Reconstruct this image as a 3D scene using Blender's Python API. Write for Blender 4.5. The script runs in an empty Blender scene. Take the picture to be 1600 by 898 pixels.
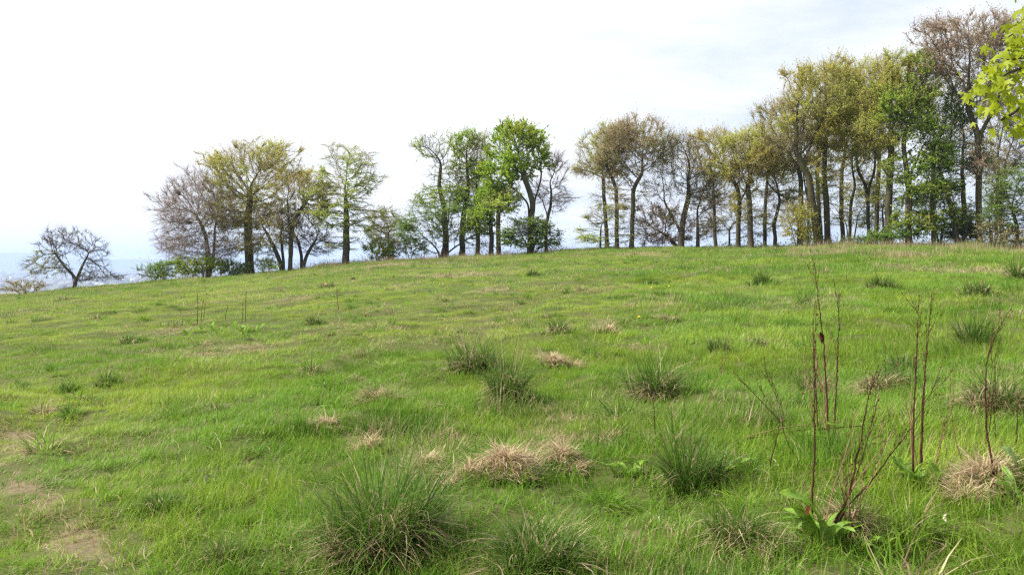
import bpy, math, random
import numpy as np
random.seed(7)
RNG = np.random.default_rng(11)
DEBUG = False
TWM = 0.88
LEAFM = 5.8
scene = bpy.context.scene
COL = scene.collection
PI = math.pi

# ------------------------------------------------------------------ camera, sky, sun, exposure
EYE = 1.6
F = 1600.0                      # focal length in photo pixels (photo is 1600 wide)
CX, CY, HOR = 800.0, 449.0, 410.0
PITCH = math.atan((CY - HOR) / F)
cam_d = bpy.data.cameras.new("camera")
cam = bpy.data.objects.new("camera", cam_d)
COL.objects.link(cam)
cam_d.sensor_width = 36.0
cam_d.lens = 36.0 * F / 1600.0
cam_d.clip_start = 0.05
cam_d.clip_end = 60000
cam.location = (0, 0, EYE)
cam.rotation_euler = (PI / 2 - PITCH, 0, 0)
scene.camera = cam

SUN_EL, SUN_AZ = math.radians(49), math.radians(-94)      # azimuth from +Y towards +X: sun high on the left
sd = bpy.data.lights.new("sun", 'SUN')
sd.energy = 5.0
sd.angle = math.radians(0.9)
sd.color = (1.0, 0.955, 0.88)
so = bpy.data.objects.new("sun", sd)
COL.objects.link(so)
so.location = (-40, 10, 60)
so.rotation_euler = (PI / 2 - SUN_EL, 0, -SUN_AZ + PI)
# lamp shines along its -Z: with rx = 90-el tilt, rz chosen so that -Z points away from the sun position
import mathutils
sdir = mathutils.Vector((math.sin(SUN_AZ) * math.cos(SUN_EL), math.cos(SUN_AZ) * math.cos(SUN_EL), math.sin(SUN_EL)))
so.rotation_euler = sdir.to_track_quat('Z', 'Y').to_euler()

world = bpy.data.worlds.new("World")
scene.world = world
world.use_nodes = True
wn, wl = world.node_tree.nodes, world.node_tree.links
wn.clear()
w_out = wn.new("ShaderNodeOutputWorld")
w_bg = wn.new("ShaderNodeBackground")
w_bg.inputs['Strength'].default_value = 0.10
sky = wn.new("ShaderNodeTexSky")
sky.sky_type = 'NISHITA'
sky.sun_disc = False
sky.sun_elevation = SUN_EL
sky.sun_rotation = SUN_AZ
sky.air_density = 1.0
sky.dust_density = 1.6
tc = wn.new("ShaderNodeTexCoord")
# flat cloud deck: project the direction on a plane overhead
sep = wn.new("ShaderNodeSeparateXYZ")
wl.new(tc.outputs['Generated'], sep.inputs[0])
zz = wn.new("ShaderNodeMath"); zz.operation = 'MAXIMUM'; zz.inputs[1].default_value = 0.0
wl.new(sep.outputs['Z'], zz.inputs[0])
za = wn.new("ShaderNodeMath"); za.operation = 'ADD'; za.inputs[1].default_value = 0.14
wl.new(zz.outputs[0], za.inputs[0])
dx = wn.new("ShaderNodeMath"); dx.operation = 'DIVIDE'
dy = wn.new("ShaderNodeMath"); dy.operation = 'DIVIDE'
wl.new(sep.outputs['X'], dx.inputs[0]); wl.new(za.outputs[0], dx.inputs[1])
wl.new(sep.outputs['Y'], dy.inputs[0]); wl.new(za.outputs[0], dy.inputs[1])
cmb = wn.new("ShaderNodeCombineXYZ")
wl.new(dx.outputs[0], cmb.inputs[0]); wl.new(dy.outputs[0], cmb.inputs[1])
cn = wn.new("ShaderNodeTexNoise")
cn.inputs['Scale'].default_value = 0.85
cn.inputs['Detail'].default_value = 7
cn.inputs['Roughness'].default_value = 0.55
cn.inputs['Distortion'].default_value = 0.35
wl.new(cmb.outputs[0], cn.inputs['Vector'])
cov = wn.new("ShaderNodeMath"); cov.operation = 'MULTIPLY_ADD'      # thinner cloud towards +X
cov.inputs[1].default_value = -0.085; cov.inputs[2].default_value = 0.0
wl.new(dx.outputs[0], cov.inputs[0])
cadd = wn.new("ShaderNodeMath"); cadd.operation = 'ADD'
wl.new(cn.outputs['Fac'], cadd.inputs[0]); wl.new(cov.outputs[0], cadd.inputs[1])
cr = wn.new("ShaderNodeMapRange")
cr.interpolation_type = 'SMOOTHSTEP'
cr.inputs['From Min'].default_value = 0.22
cr.inputs['From Max'].default_value = 0.52
cr.inputs['To Min'].default_value = 0.6
cr.inputs['To Max'].default_value = 1.0
wl.new(cadd.outputs[0], cr.inputs['Value'])
# cloud brightness varies softly
cn2 = wn.new("ShaderNodeTexNoise")
cn2.inputs['Scale'].default_value = 1.1
cn2.inputs['Detail'].default_value = 8
cn2.inputs['Roughness'].default_value = 0.62
cn2.inputs['Distortion'].default_value = 0.5
wl.new(cmb.outputs[0], cn2.inputs['Vector'])
cramp = wn.new("ShaderNodeMix"); cramp.data_type = 'RGBA'
cramp.inputs['A'].default_value = (4.6, 5.15, 6.1, 1)
cramp.inputs['B'].default_value = (6.9, 6.9, 7.0, 1)
cr2 = wn.new("ShaderNodeMapRange")
cr2.inputs['From Min'].default_value = 0.24; cr2.inputs['From Max'].default_value = 0.56
cx2 = wn.new("ShaderNodeMath"); cx2.operation = 'MULTIPLY_ADD'; cx2.inputs[1].default_value = -0.075
wl.new(dx.outputs[0], cx2.inputs[0]); wl.new(cn2.outputs['Fac'], cx2.inputs[2])
wl.new(cx2.outputs[0], cr2.inputs['Value'])
wl.new(cr2.outputs[0], cramp.inputs['Factor'])
wm = wn.new("ShaderNodeMix"); wm.data_type = 'RGBA'
wl.new(cr.outputs[0], wm.inputs['Factor'])
wl.new(sky.outputs[0], wm.inputs['A'])
wl.new(cramp.outputs['Result'], wm.inputs['B'])
wl.new(wm.outputs['Result'], w_bg.inputs['Color'])
wl.new(w_bg.outputs[0], w_out.inputs['Surface'])

vs = scene.view_settings
vs.view_transform = 'Standard'
vs.look = 'None'
vs.gamma = 1.0
vs.use_curve_mapping = False
vs.exposure = 0.80
cy = scene.cycles
cy.use_denoising = False
cy.pixel_filter_type = 'BLACKMAN_HARRIS'
cy.filter_width = 1.35
cy.max_bounces = 6
cy.diffuse_bounces = 3
cy.glossy_bounces = 2
cy.transmission_bounces = 4
cy.volume_bounces = 1
cy.transparent_max_bounces = 8
cy.caustics_reflective = False
cy.caustics_refractive = False
cy.sample_clamp_indirect = 6

# ------------------------------------------------------------------ helpers
def vnoise(x, y, seed=0):
    x = np.asarray(x, float); y = np.asarray(y, float)
    xi = np.floor(x).astype(np.int64); yi = np.floor(y).astype(np.int64)
    fx = x - xi; fy = y - yi
    fx = fx * fx * (3 - 2 * fx); fy = fy * fy * (3 - 2 * fy)
    def h(a, b):
        n = (a * 374761393 + b * 668265263 + seed * 974634777) & 0xffffffff
        n = ((n ^ (n >> 13)) * 1274126177) & 0xffffffff
        n = n ^ (n >> 16)
        return (n & 0xffff) / 65535.0
    return (h(xi, yi) * (1 - fx) + h(xi + 1, yi) * fx) * (1 - fy) + (h(xi, yi + 1) * (1 - fx) + h(xi + 1, yi + 1) * fx) * fy

def fbm(x, y, seed=0, octv=4):
    s = 0; a = 0.5; t = 0
    for k in range(octv):
        s = s + a * vnoise(x * 2 ** k + 17.3 * k, y * 2 ** k - 9.1 * k, seed + k); t += a; a *= 0.5
    return s / t

SKY_PX = [-900, -400, 0, 60, 112, 200, 250, 330, 400, 450, 540, 600, 700, 800, 860, 900, 1000, 1100, 1200, 1300, 1400, 1500, 1600, 2000, 2500]
SKY_PY = [480, 472, 466, 460, 454, 446, 441, 436, 429, 424, 413, 408, 403, 400, 396, 392, 389, 387, 385, 382, 381, 382, 384, 392, 400]
RD_PX = [-900, 0, 400, 800, 1200, 1600, 2500]
RD_Y = [95, 100, 105, 100, 90, 80, 70]

def ridge(px):
    D = np.interp(px, RD_PX, RD_Y)
    z = EYE + (HOR - np.interp(px, SKY_PX, SKY_PY)) / F * D
    return D, z - 0.12

def terrain(x, y):
    x = np.asarray(x, float); y = np.asarray(y, float)
    ys = np.maximum(y, 0.5)
    px = CX + F * np.clip(x / ys, -1.05, 1.05)
    D, zr = ridge(px)
    t = np.clip(y / D, 0, 1)
    z = zr * t ** 1.2
    d = np.maximum(y - D, 0)
    z = z + 0.02 * 6 * (1 - np.exp(-d / 6)) - 0.0022 * np.minimum(d, 60) ** 2 - 0.26 * np.maximum(d - 60, 0)
    r = np.hypot(x, y)
    side = np.maximum(r - 170, 0)
    z = z - 0.12 * side * (y < D)
    near = np.exp(-np.maximum(r - 120, 0) / 60)
    hump = 0.75 * (fbm(x / 4.5, y / 4.5, 15, 3) - 0.5) * np.clip((y - 60) / 15, 0, 1) * np.clip((px - 1000) / 250, 0, 1)
    bump = 0.30 * (fbm(x / 14, y / 14, 3) - 0.5) * np.clip(r / 25, 0, 1) + 0.34 * (fbm(x / 3.1, y / 3.1, 5) - 0.5) + 0.36 * (fbm(x / 1.1, y / 1.0, 9, 3) - 0.5) * np.clip(r / 4, 0, 1)
    z = z + (bump + hump) * near
    far = np.clip((r - 500) / 3000, 0, 1)
    floor = -104 + 6 * (fbm(x / 900, y / 900, 21) - 0.5) * far
    return np.maximum(z, floor)

def ray(px, py):
    u = (px - CX) / F; v = (CY - py) / F
    c, s = math.cos(PITCH), math.sin(PITCH)
    return np.array([u, c + v * s, -s + v * c])

def P(px, py, Y):
    d = ray(px, py)
    return np.array([0, 0, EYE]) + d * (Y / d[1])

def ground_at(px, py):
    """point of the ground seen at a photo pixel (or the ridge when it looks over it)"""
    d = ray(px, py)
    Ys = np.concatenate([np.linspace(2.5, 30, 500), np.linspace(30, 112, 500)])
    pts = np.array([0, 0, EYE])[None] + d[None] * (Ys / d[1])[:, None]
    below = pts[:, 2] < terrain(pts[:, 0], pts[:, 1])
    k = int(np.argmax(below)) if below.any() else None
    if k is None:
        D, _ = ridge(px); Y = float(D)
        x = d[0] / d[1] * Y
        return np.array([x, Y, float(terrain(x, Y))])
    return pts[k]

class MB:
    """collects quads and triangles (numpy) with named float point attributes"""
    def __init__(s): s.v = []; s.q = []; s.t = []; s.a = []; s.n = 0; s.qm = []; s.tm = []
    def add(s, v, q=None, t=None, a=None, mi=0):
        v = np.asarray(v, float).reshape(-1, 3)
        if q is not None and len(q): q = np.asarray(q, np.int64).reshape(-1, 4); s.q.append(q + s.n); s.qm.append(np.full(len(q), mi))
        if t is not None and len(t): t = np.asarray(t, np.int64).reshape(-1, 3); s.t.append(t + s.n); s.tm.append(np.full(len(t), mi))
        if a is None: a = np.zeros((len(v), 3))
        s.v.append(v); s.a.append(np.asarray(a, float).reshape(-1, 3)); s.n += len(v)
    def arrays(s):
        v = np.concatenate(s.v) if s.v else np.zeros((0, 3))
        a = np.concatenate(s.a) if s.a else np.zeros((0, 3))
        q = np.concatenate(s.q) if s.q else np.zeros((0, 4), np.int64)
        t = np.concatenate(s.t) if s.t else np.zeros((0, 3), np.int64)
        return v, q, t, a
    def build(s, name, mat, parent=None, smooth=True, origin=None):
        v, q, t, a = s.arrays()
        if origin is not None: v = v - np.asarray(origin)[None]
        me = mesh_np(name, v, q, t, {'tint': a})
        mats = mat if isinstance(mat, (list, tuple)) else [mat]
        for mm in mats: me.materials.append(mm)
        if len(mats) > 1: me.polygons.foreach_set('material_index', np.concatenate(s.qm + s.tm).astype(np.int32))
        if smooth: me.polygons.foreach_set('use_smooth', np.ones(len(me.polygons), bool))
        o = bpy.data.objects.new(name, me)
        COL.objects.link(o)
        if parent is not None: o.parent = parent
        elif origin is not None: o.location = origin
        return o

def mesh_np(name, v, q, t, attrs):
    me = bpy.data.meshes.new(name)
    me.vertices.add(len(v))
    me.vertices.foreach_set('co', v.astype(np.float32).ravel())
    nl = len(q) * 4 + len(t) * 3
    if nl:
        me.loops.add(nl)
        me.loops.foreach_set('vertex_index', np.concatenate([q.ravel(), t.ravel()]).astype(np.int32))
        me.polygons.add(len(q) + len(t))
        st = np.concatenate([np.arange(len(q)) * 4, len(q) * 4 + np.arange(len(t)) * 3]).astype(np.int32)
        me.polygons.foreach_set('loop_start', st)
    for k, arr in attrs.items():
        if arr.ndim == 2:
            at = me.attributes.new(k, 'FLOAT_VECTOR', 'POINT'); at.data.foreach_set('vector', arr.astype(np.float32).ravel())
        elif arr.dtype.kind == 'i':
            at = me.attributes.new(k, 'INT', 'POINT'); at.data.foreach_set('value', arr.astype(np.int32))
        else:
            at = me.attributes.new(k, 'FLOAT', 'POINT'); at.data.foreach_set('value', arr.astype(np.float32))
    me.update(calc_edges=True)
    return me

def thing(name, label, cat, loc, group=None):
    o = bpy.data.objects.new(name, None)
    COL.objects.link(o)
    o.empty_display_size = 0.2
    o.location = loc
    o['label'] = label; o['category'] = cat
    if group: o['group'] = group
    return o

def nrm(v):
    return v / np.maximum(np.linalg.norm(v, axis=-1, keepdims=True), 1e-9)

def ribbons(base, az, L, th0, curv, w, nseg, rnd, kind, swirl=None, zmin=None):
    """grass blades: arcs leaning along az. tint = (tip coordinate, random, kind)"""
    n = len(base)
    s = np.linspace(0, 1, nseg + 1)
    th = th0[:, None] + curv[:, None] * s[None]
    ds = (L / nseg)[:, None]
    thm = 0.5 * (th[:, 1:] + th[:, :-1])
    hor = np.concatenate([np.zeros((n, 1)), np.cumsum(np.sin(thm) * ds, 1)], 1)
    ver = np.concatenate([np.zeros((n, 1)), np.cumsum(np.cos(thm) * ds, 1)], 1)
    if swirl is None: swirl = np.zeros(n)
    a = az[:, None] + swirl[:, None] * s[None]
    pos = base[:, None, :] + np.stack([hor * np.cos(a), hor * np.sin(a), ver], -1)
    if zmin is not None: pos[:, :, 2] = np.maximum(pos[:, :, 2], base[:, None, 2] + zmin)
    tw = az + PI / 2 + RNG.uniform(-0.9, 0.9, n)
    side = np.stack([np.cos(tw), np.sin(tw), RNG.uniform(-0.2, 0.2, n)], -1)
    ww = w[:, None] * np.clip(1.0 - s[None] ** 1.8, 0.0, 1) * 0.5
    ww[:, -1] = w * 0.04
    l = pos - side[:, None] * ww[..., None]
    r = pos + side[:, None] * ww[..., None]
    v = np.stack([l, r], 2).reshape(-1, 3)
    m = 2 * (nseg + 1)
    o = np.arange(n)[:, None] * m
    k = np.arange(nseg)[None] * 2
    q = np.stack([o + k, o + k + 1, o + k + 3, o + k + 2], -1).reshape(-1, 4)
    att = np.stack([np.broadcast_to(np.repeat(s, 2)[None], (n, m)), np.broadcast_to(rnd[:, None], (n, m)), np.broadcast_to(kind[:, None], (n, m))], -1).reshape(-1, 3)
    return v, q, att

def tube_chain(mb, pts, rad, sides, cap=True, tint=(0, 0, 0)):
    pts = np.asarray(pts, float); rad = np.asarray(rad, float)
    n = len(pts)
    tan = np.gradient(pts, axis=0); tan = nrm(tan)
    ref = np.array([0.0, 0, 1]) if abs(tan[0, 2]) < 0.9 else np.array([1.0, 0, 0])
    u = nrm(np.cross(tan, ref)); 
    w = np.cross(tan, u)
    # keep frames continuous
    for i in range(1, n):
        c = u[i - 1] - tan[i] * np.dot(u[i - 1], tan[i])
        l = np.linalg.norm(c)
        if l > 1e-4: u[i] = c / l; w[i] = np.cross(tan[i], u[i])
    ang = np.arange(sides) * 2 * PI / sides
    ring = pts[:, None] + rad[:, None, None] * (np.cos(ang)[None, :, None] * u[:, None] + np.sin(ang)[None, :, None] * w[:, None])
    v = ring.reshape(-1, 3)
    i = np.arange(n - 1)[:, None] * sides
    j = np.arange(sides)[None]
    jn = (j + 1) % sides
    q = np.stack([i + j, i + jn, i + sides + jn, i + sides + j], -1).reshape(-1, 4)
    t = None
    if cap:
        v = np.concatenate([v, pts[-1:]]); e = (n - 1) * sides
        jj = np.arange(sides)
        t = np.stack([e + jj, e + (jj + 1) % sides, np.full(sides, n * sides)], -1)
    mb.add(v, q, t, np.tile(np.array(tint, float), (len(v), 1)))

# ------------------------------------------------------------------ materials
def mat_new(name):
    m = bpy.data.materials.new(name); m.use_nodes = True
    nt = m.node_tree; nt.nodes.clear()
    return m, nt.nodes, nt.links

def mixc(n, l, fac, a, b):
    x = n.new("ShaderNodeMix"); x.data_type = 'RGBA'
    for key, val in (('Factor', fac), ('A', a), ('B', b)):
        s = x.inputs[key]
        if isinstance(val, (tuple, list)): s.default_value = (*val, 1) if len(val) == 3 else val
        elif isinstance(val, (int, float)): s.default_value = val
        else: l.new(val, s)
    return x.outputs['Result']

def mth(n, l, op, a, b=0.0, c=0.0, clamp=False):
    x = n.new("ShaderNodeMath"); x.operation = op; x.use_clamp = clamp
    for i, v in enumerate((a, b, c)):
        if isinstance(v, (int, float)): x.inputs[i].default_value = v
        else: l.new(v, x.inputs[i])
    return x.outputs[0]

def noise(n, l, scale, detail=3, vec=None, rough=0.55):
    x = n.new("ShaderNodeTexNoise")
    x.inputs['Scale'].default_value = scale; x.inputs['Detail'].default_value = detail
    x.inputs['Roughness'].default_value = rough
    if vec is not None: l.new(vec, x.inputs['Vector'])
    return x.outputs['Fac']

def rng(n, l, v, a, b, c=0.0, d=1.0):
    x = n.new("ShaderNodeMapRange")
    x.inputs['From Min'].default_value = a; x.inputs['From Max'].default_value = b
    x.inputs['To Min'].default_value = c; x.inputs['To Max'].default_value = d
    l.new(v, x.inputs['Value'])
    return x.outputs[0]

def attr(n, name, kind='GEOMETRY'):
    x = n.new("ShaderNodeAttribute"); x.attribute_name = name; x.attribute_type = kind
    return x

def leafy_out(n, l, col, transl=0.4, rough=0.5, spec=0.3, tcol=None, bump=None):
    p = n.new("ShaderNodeBsdfPrincipled")
    p.inputs['Roughness'].default_value = rough
    p.inputs['Specular IOR Level'].default_value = spec
    l.new(col, p.inputs['Base Color'])
    t = n.new("ShaderNodeBsdfTranslucent")
    l.new(tcol if tcol is not None else col, t.inputs['Color'])
    m = n.new("ShaderNodeMixShader"); m.inputs[0].default_value = transl
    l.new(p.outputs[0], m.inputs[1]); l.new(t.outputs[0], m.inputs[2])
    o = n.new("ShaderNodeOutputMaterial"); l.new(m.outputs[0], o.inputs['Surface'])

def geo_pos(n):
    return n.new("ShaderNodeNewGeometry").outputs['Position']

def grass_material(name, inst, light=False):
    m, n, l = mat_new(name)
    a = attr(n, 'tint'); s = n.new("ShaderNodeSeparateXYZ"); l.new(a.outputs['Vector'], s.inputs[0])
    tip, rnd, kind = s.outputs[0], s.outputs[1], s.outputs[2]
    if inst:
        b = attr(n, 'icol', 'INSTANCER'); s2 = n.new("ShaderNodeSeparateXYZ"); l.new(b.outputs['Vector'], s2.inputs[0])
        yel, dry, deep = s2.outputs
    lush = mixc(n, l, rnd, (0.112, 0.240, 0.018), (0.200, 0.352, 0.032))
    yg = mixc(n, l, rnd, (0.225, 0.335, 0.028), (0.330, 0.415, 0.050))
    if inst:
        col = mixc(n, l, yel, lush, yg)
        blu = mixc(n, l, rnd, (0.064, 0.150, 0.016), (0.115, 0.235, 0.026))
        col = mixc(n, l, deep, col, blu)
    else:
        col = mixc(n, l, rnd, (0.046, 0.108, 0.014), (0.125, 0.225, 0.032))
        if light: col = mixc(n, l, rnd, (0.092, 0.190, 0.018), (0.175, 0.295, 0.032))
    tipm = rng(n, l, tip, 0.6, 1.0, 0.0, 0.32)
    col = mixc(n, l, tipm, col, (0.30, 0.36, 0.05))
    straw = mixc(n, l, rnd, (0.20, 0.125, 0.062), (0.66, 0.530, 0.340))
    if inst:
        thr = mth(n, l, 'ADD', kind, dry)
        k = rng(n, l, thr, 0.97, 1.03)
    else:
        k = kind
    col = mixc(n, l, k, col, straw)
    leafy_out(n, l, col, 0.42, 0.5, 0.22)
    return m

def bark_material(name, c1, c2, green):
    m, n, l = mat_new(name)
    t = n.new("ShaderNodeTexCoord")
    mp = n.new("ShaderNodeMapping"); mp.inputs['Scale'].default_value = (1, 1, 0.25)
    l.new(t.outputs['Object'], mp.inputs['Vector'])
    f = noise(n, l, 9, 6, mp.outputs[0], 0.65)
    g = noise(n, l, 0.9, 4, t.outputs['Object'])
    col = mixc(n, l, rng(n, l, f, 0.35, 0.65), c1, c2)
    col = mixc(n, l, rng(n, l, g, 0.42, 0.62, 0.0, green), col, (0.095, 0.105, 0.034))
    p = n.new("ShaderNodeBsdfPrincipled"); p.inputs['Roughness'].default_value = 0.9
    p.inputs['Specular IOR Level'].default_value = 0.2
    l.new(col, p.inputs['Base Color'])
    b = n.new("ShaderNodeBump"); b.inputs['Strength'].default_value = 0.6; b.inputs['Distance'].default_value = 0.04
    l.new(f, b.inputs['Height']); l.new(b.outputs[0], p.inputs['Normal'])
    o = n.new("ShaderNodeOutputMaterial"); l.new(p.outputs[0], o.inputs['Surface'])
    return m

def foliage_material(name, ca, cb, cc, transl=0.5, shift=0.45):
    m, n, l = mat_new(name)
    a = attr(n, 'tint'); s = n.new("ShaderNodeSeparateXYZ"); l.new(a.outputs['Vector'], s.inputs[0])
    col = mixc(n, l, s.outputs[0], ca, cb)
    g = noise(n, l, 0.45, 3, geo_pos(n))
    col = mixc(n, l, rng(n, l, g, 0.42, 0.62, 0, 0.8), col, cc)
    oi = n.new("ShaderNodeObjectInfo")
    col = mixc(n, l, mth(n, l, 'MULTIPLY', oi.outputs['Random'], shift), col, tuple(c_ * k_ for c_, k_ in zip(ca, (1.25, 0.95, 1.1))))
    g2 = noise(n, l, 0.22, 2, geo_pos(n))
    col = mixc(n, l, rng(n, l, g2, 0.45, 0.60, 0, 0.6), col, tuple(c_ * k_ for c_, k_ in zip(cb, (0.9, 1.08, 1.0))))
    leafy_out(n, l, col, transl, 0.5, 0.25)
    return m

def plain(name, col, rough=0.8, spec=0.3, var=None, scale=6.0):
    m, n, l = mat_new(name)
    p = n.new("ShaderNodeBsdfPrincipled"); p.inputs['Roughness'].default_value = rough
    p.inputs['Specular IOR Level'].default_value = spec
    t = n.new("ShaderNodeTexCoord")
    f = noise(n, l, scale, 4, t.outputs['Object'])
    c = mixc(n, l, rng(n, l, f, 0.35, 0.65), col, var if var else tuple(x * 0.6 for x in col))
    l.new(c, p.inputs['Base Color'])
    o = n.new("ShaderNodeOutputMaterial"); l.new(p.outputs[0], o.inputs['Surface'])
    return m

M_GRASS = grass_material("meadow grass", True)
M_TUFT = grass_material("tussock grass", False)
M_TUFTL = grass_material("fresh grass", False, True)
M_BARK = bark_material("bark brown", (0.034, 0.025, 0.018), (0.085, 0.064, 0.046), 0.6)
M_BARKD = bark_material("bark dark", (0.036, 0.029, 0.023), (0.090, 0.070, 0.054), 0.45)
M_TWIG_G = plain("twig grey pink", (0.32, 0.245, 0.205), 0.8, 0.2, (0.22, 0.165, 0.135))
M_TWIG_B = plain("twig brown", (0.33, 0.250, 0.150), 0.8, 0.2, (0.22, 0.165, 0.100))
M_TWIG_D = plain("twig dark", (0.13, 0.100, 0.070), 0.8, 0.2, (0.085, 0.066, 0.048))
M_F = {
    'olive': foliage_material("leaves olive", (0.400, 0.410, 0.060), (0.560, 0.560, 0.110), (0.460, 0.400, 0.110), 0.58),
    'beech': foliage_material("leaves fresh beech", (0.348, 0.459, 0.069), (0.534, 0.582, 0.115), (0.441, 0.437, 0.098)),
    'maple': foliage_material("leaves vivid green", (0.197, 0.358, 0.029), (0.418, 0.526, 0.057), (0.464, 0.482, 0.052)),
    'mixed': foliage_material("leaves mid green", (0.190, 0.300, 0.040), (0.340, 0.430, 0.060), (0.340, 0.340, 0.060)),
    'dark': foliage_material("leaves dark green", (0.128, 0.224, 0.037), (0.244, 0.358, 0.063), (0.232, 0.280, 0.063)),
    'sparse': foliage_material("leaves pale sparse", (0.348, 0.381, 0.092), (0.487, 0.470, 0.138), (0.371, 0.269, 0.127)),
    'brown': foliage_material("buds brown", (0.380, 0.310, 0.160), (0.470, 0.420, 0.180), (0.340, 0.270, 0.160), 0.42, 0),
    'purple': foliage_material("buds purple brown", (0.330, 0.225, 0.175), (0.410, 0.300, 0.215), (0.360, 0.270, 0.185), 0.42, 0),
}

# ------------------------------------------------------------------ ground sheet
# bare earth patches along the trodden path on the left (photo px centre, half sizes)
PATH = [ground_at(px, py)[:2] for px, py in [(-90, 640), (-20, 664), (26, 684), (22, 716), (48, 757), (84, 800), (120, 845), (128, 880), (110, 960)]]

def bare_mask(x, y):
    d = np.full(np.shape(x), 1e9)
    for a, b in zip(PATH[:-1], PATH[1:]):
        ab = b - a; t = np.clip(((x - a[0]) * ab[0] + (y - a[1]) * ab[1]) / (ab @ ab), 0, 1)
        d = np.minimum(d, np.hypot(x - a[0] - t * ab[0], y - a[1] - t * ab[1]))
    core = np.clip(1.15 - d / 0.26, 0, 1)
    n = fbm(x * 2.6, y * 2.6, 41, 5)
    worn = np.clip((n - 0.41) * 5.0, 0, 1)
    other = np.clip((fbm(x * 1.3 + 9, y * 1.3, 43, 5) - 0.66) * 8, 0, 0.6) * (np.asarray(x) < 0)
    return np.clip(np.maximum(core * (0.15 + 0.7 * worn), other * 0.4), 0, 0.62)

def build_ground():
    ang = np.concatenate([np.linspace(-42, 42, 340), np.linspace(42, 318, 100)[1:-1]]) * PI / 180   # from +Y clockwise
    rad = np.concatenate([[0.0], np.geomspace(0.6, 130, 330), np.geomspace(133, 1200, 60), np.geomspace(1300, 17000, 50)])
    A, R = np.meshgrid(ang, rad)
    X = R * np.sin(A); Y = R * np.cos(A)
    Z = terrain(X, Y)
    na, nr = len(ang), len(rad)
    v = np.stack([X, Y, Z], -1).reshape(-1, 3)
    i = np.arange(nr - 1)[:, None] * na; j = np.arange(na)[None]; jn = (j + 1) % na
    q = np.stack([i + j, i + na + j, i + na + jn, i + jn], -1).reshape(-1, 4)[na:]
    t = np.stack([np.zeros(na, int), na + np.arange(na), na + (np.arange(na) + 1) % na], -1)
    b = bare_mask(v[:, 0], v[:, 1])
    m, n, l = mat_new("turf and soil")
    s = n.new("ShaderNodeSeparateXYZ"); l.new(attr(n, 'tint').outputs['Vector'], s.inputs[0])
    pos = geo_pos(n)
    f1 = noise(n, l, 1.2, 6, pos, 0.65); f2 = noise(n, l, 26, 5, pos, 0.7); f3 = noise(n, l, 0.17, 4, pos)
    green = mixc(n, l, rng(n, l, f3, 0.4, 0.6), (0.050, 0.082, 0.014), (0.085, 0.115, 0.022))
    green = mixc(n, l, rng(n, l, f2, 0.40, 0.60, 0, 0.9), green, (0.110, 0.085, 0.045))
    green = mixc(n, l, rng(n, l, noise(n, l, 9, 5, pos, 0.7), 0.45, 0.6, 0, 0.5), green, (0.050, 0.080, 0.016))
    soil = mixc(n, l, rng(n, l, f2, 0.3, 0.7), (0.095, 0.078, 0.042), (0.20, 0.160, 0.092))
    k = mth(n, l, 'ADD', s.outputs[0], mth(n, l, 'MULTIPLY_ADD', f1, 0.6, -0.42))
    col = mixc(n, l, rng(n, l, k, 0.25, 0.5), green, soil)
    # the valley floor: fields, woods and built-up ground
    vo = n.new("ShaderNodeTexVoronoi"); vo.inputs['Scale'].default_value = 0.0035; l.new(pos, vo.inputs['Vector'])
    vs_ = n.new("ShaderNodeSeparateColor"); l.new(vo.outputs['Color'], vs_.inputs[0])
    fld = mixc(n, l, vs_.outputs[0], (0.05, 0.075, 0.03), (0.20, 0.19, 0.13))
    fld = mixc(n, l, rng(n, l, noise(n, l, 0.02, 5, pos), 0.5, 0.6), fld, (0.26, 0.22, 0.20))
    sz = n.new("ShaderNodeSeparateXYZ"); l.new(pos, sz.inputs[0])
    col = mixc(n, l, rng(n, l, sz.outputs[2], -60, -30, 1, 0), col, fld)
    p = n.new("ShaderNodeBsdfPrincipled"); p.inputs['Roughness'].default_value = 0.95; p.inputs['Specular IOR Level'].default_value = 0.1
    l.new(col, p.inputs['Base Color'])
    bm = n.new("ShaderNodeBump"); bm.inputs['Strength'].default_value = 0.5; bm.inputs['Distance'].default_value = 0.03
    l.new(f2, bm.inputs['Height']); l.new(bm.outputs[0], p.inputs['Normal'])
    o = n.new("ShaderNodeOutputMaterial"); l.new(p.outputs[0], o.inputs['Surface'])
    me = mesh_np("ground", v, q[:, ::-1], t[:, ::-1], {'tint': np.stack([b, b, b], -1)})
    me.materials.append(m)
    me.polygons.foreach_set('use_smooth', np.ones(len(me.polygons), bool))
    ob = bpy.data.objects.new("ground", me); COL.objects.link(ob); ob['kind'] = 'structure'
    # face up
    if me.polygons[5000].normal.z < 0: me.flip_normals()

build_ground()

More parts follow.
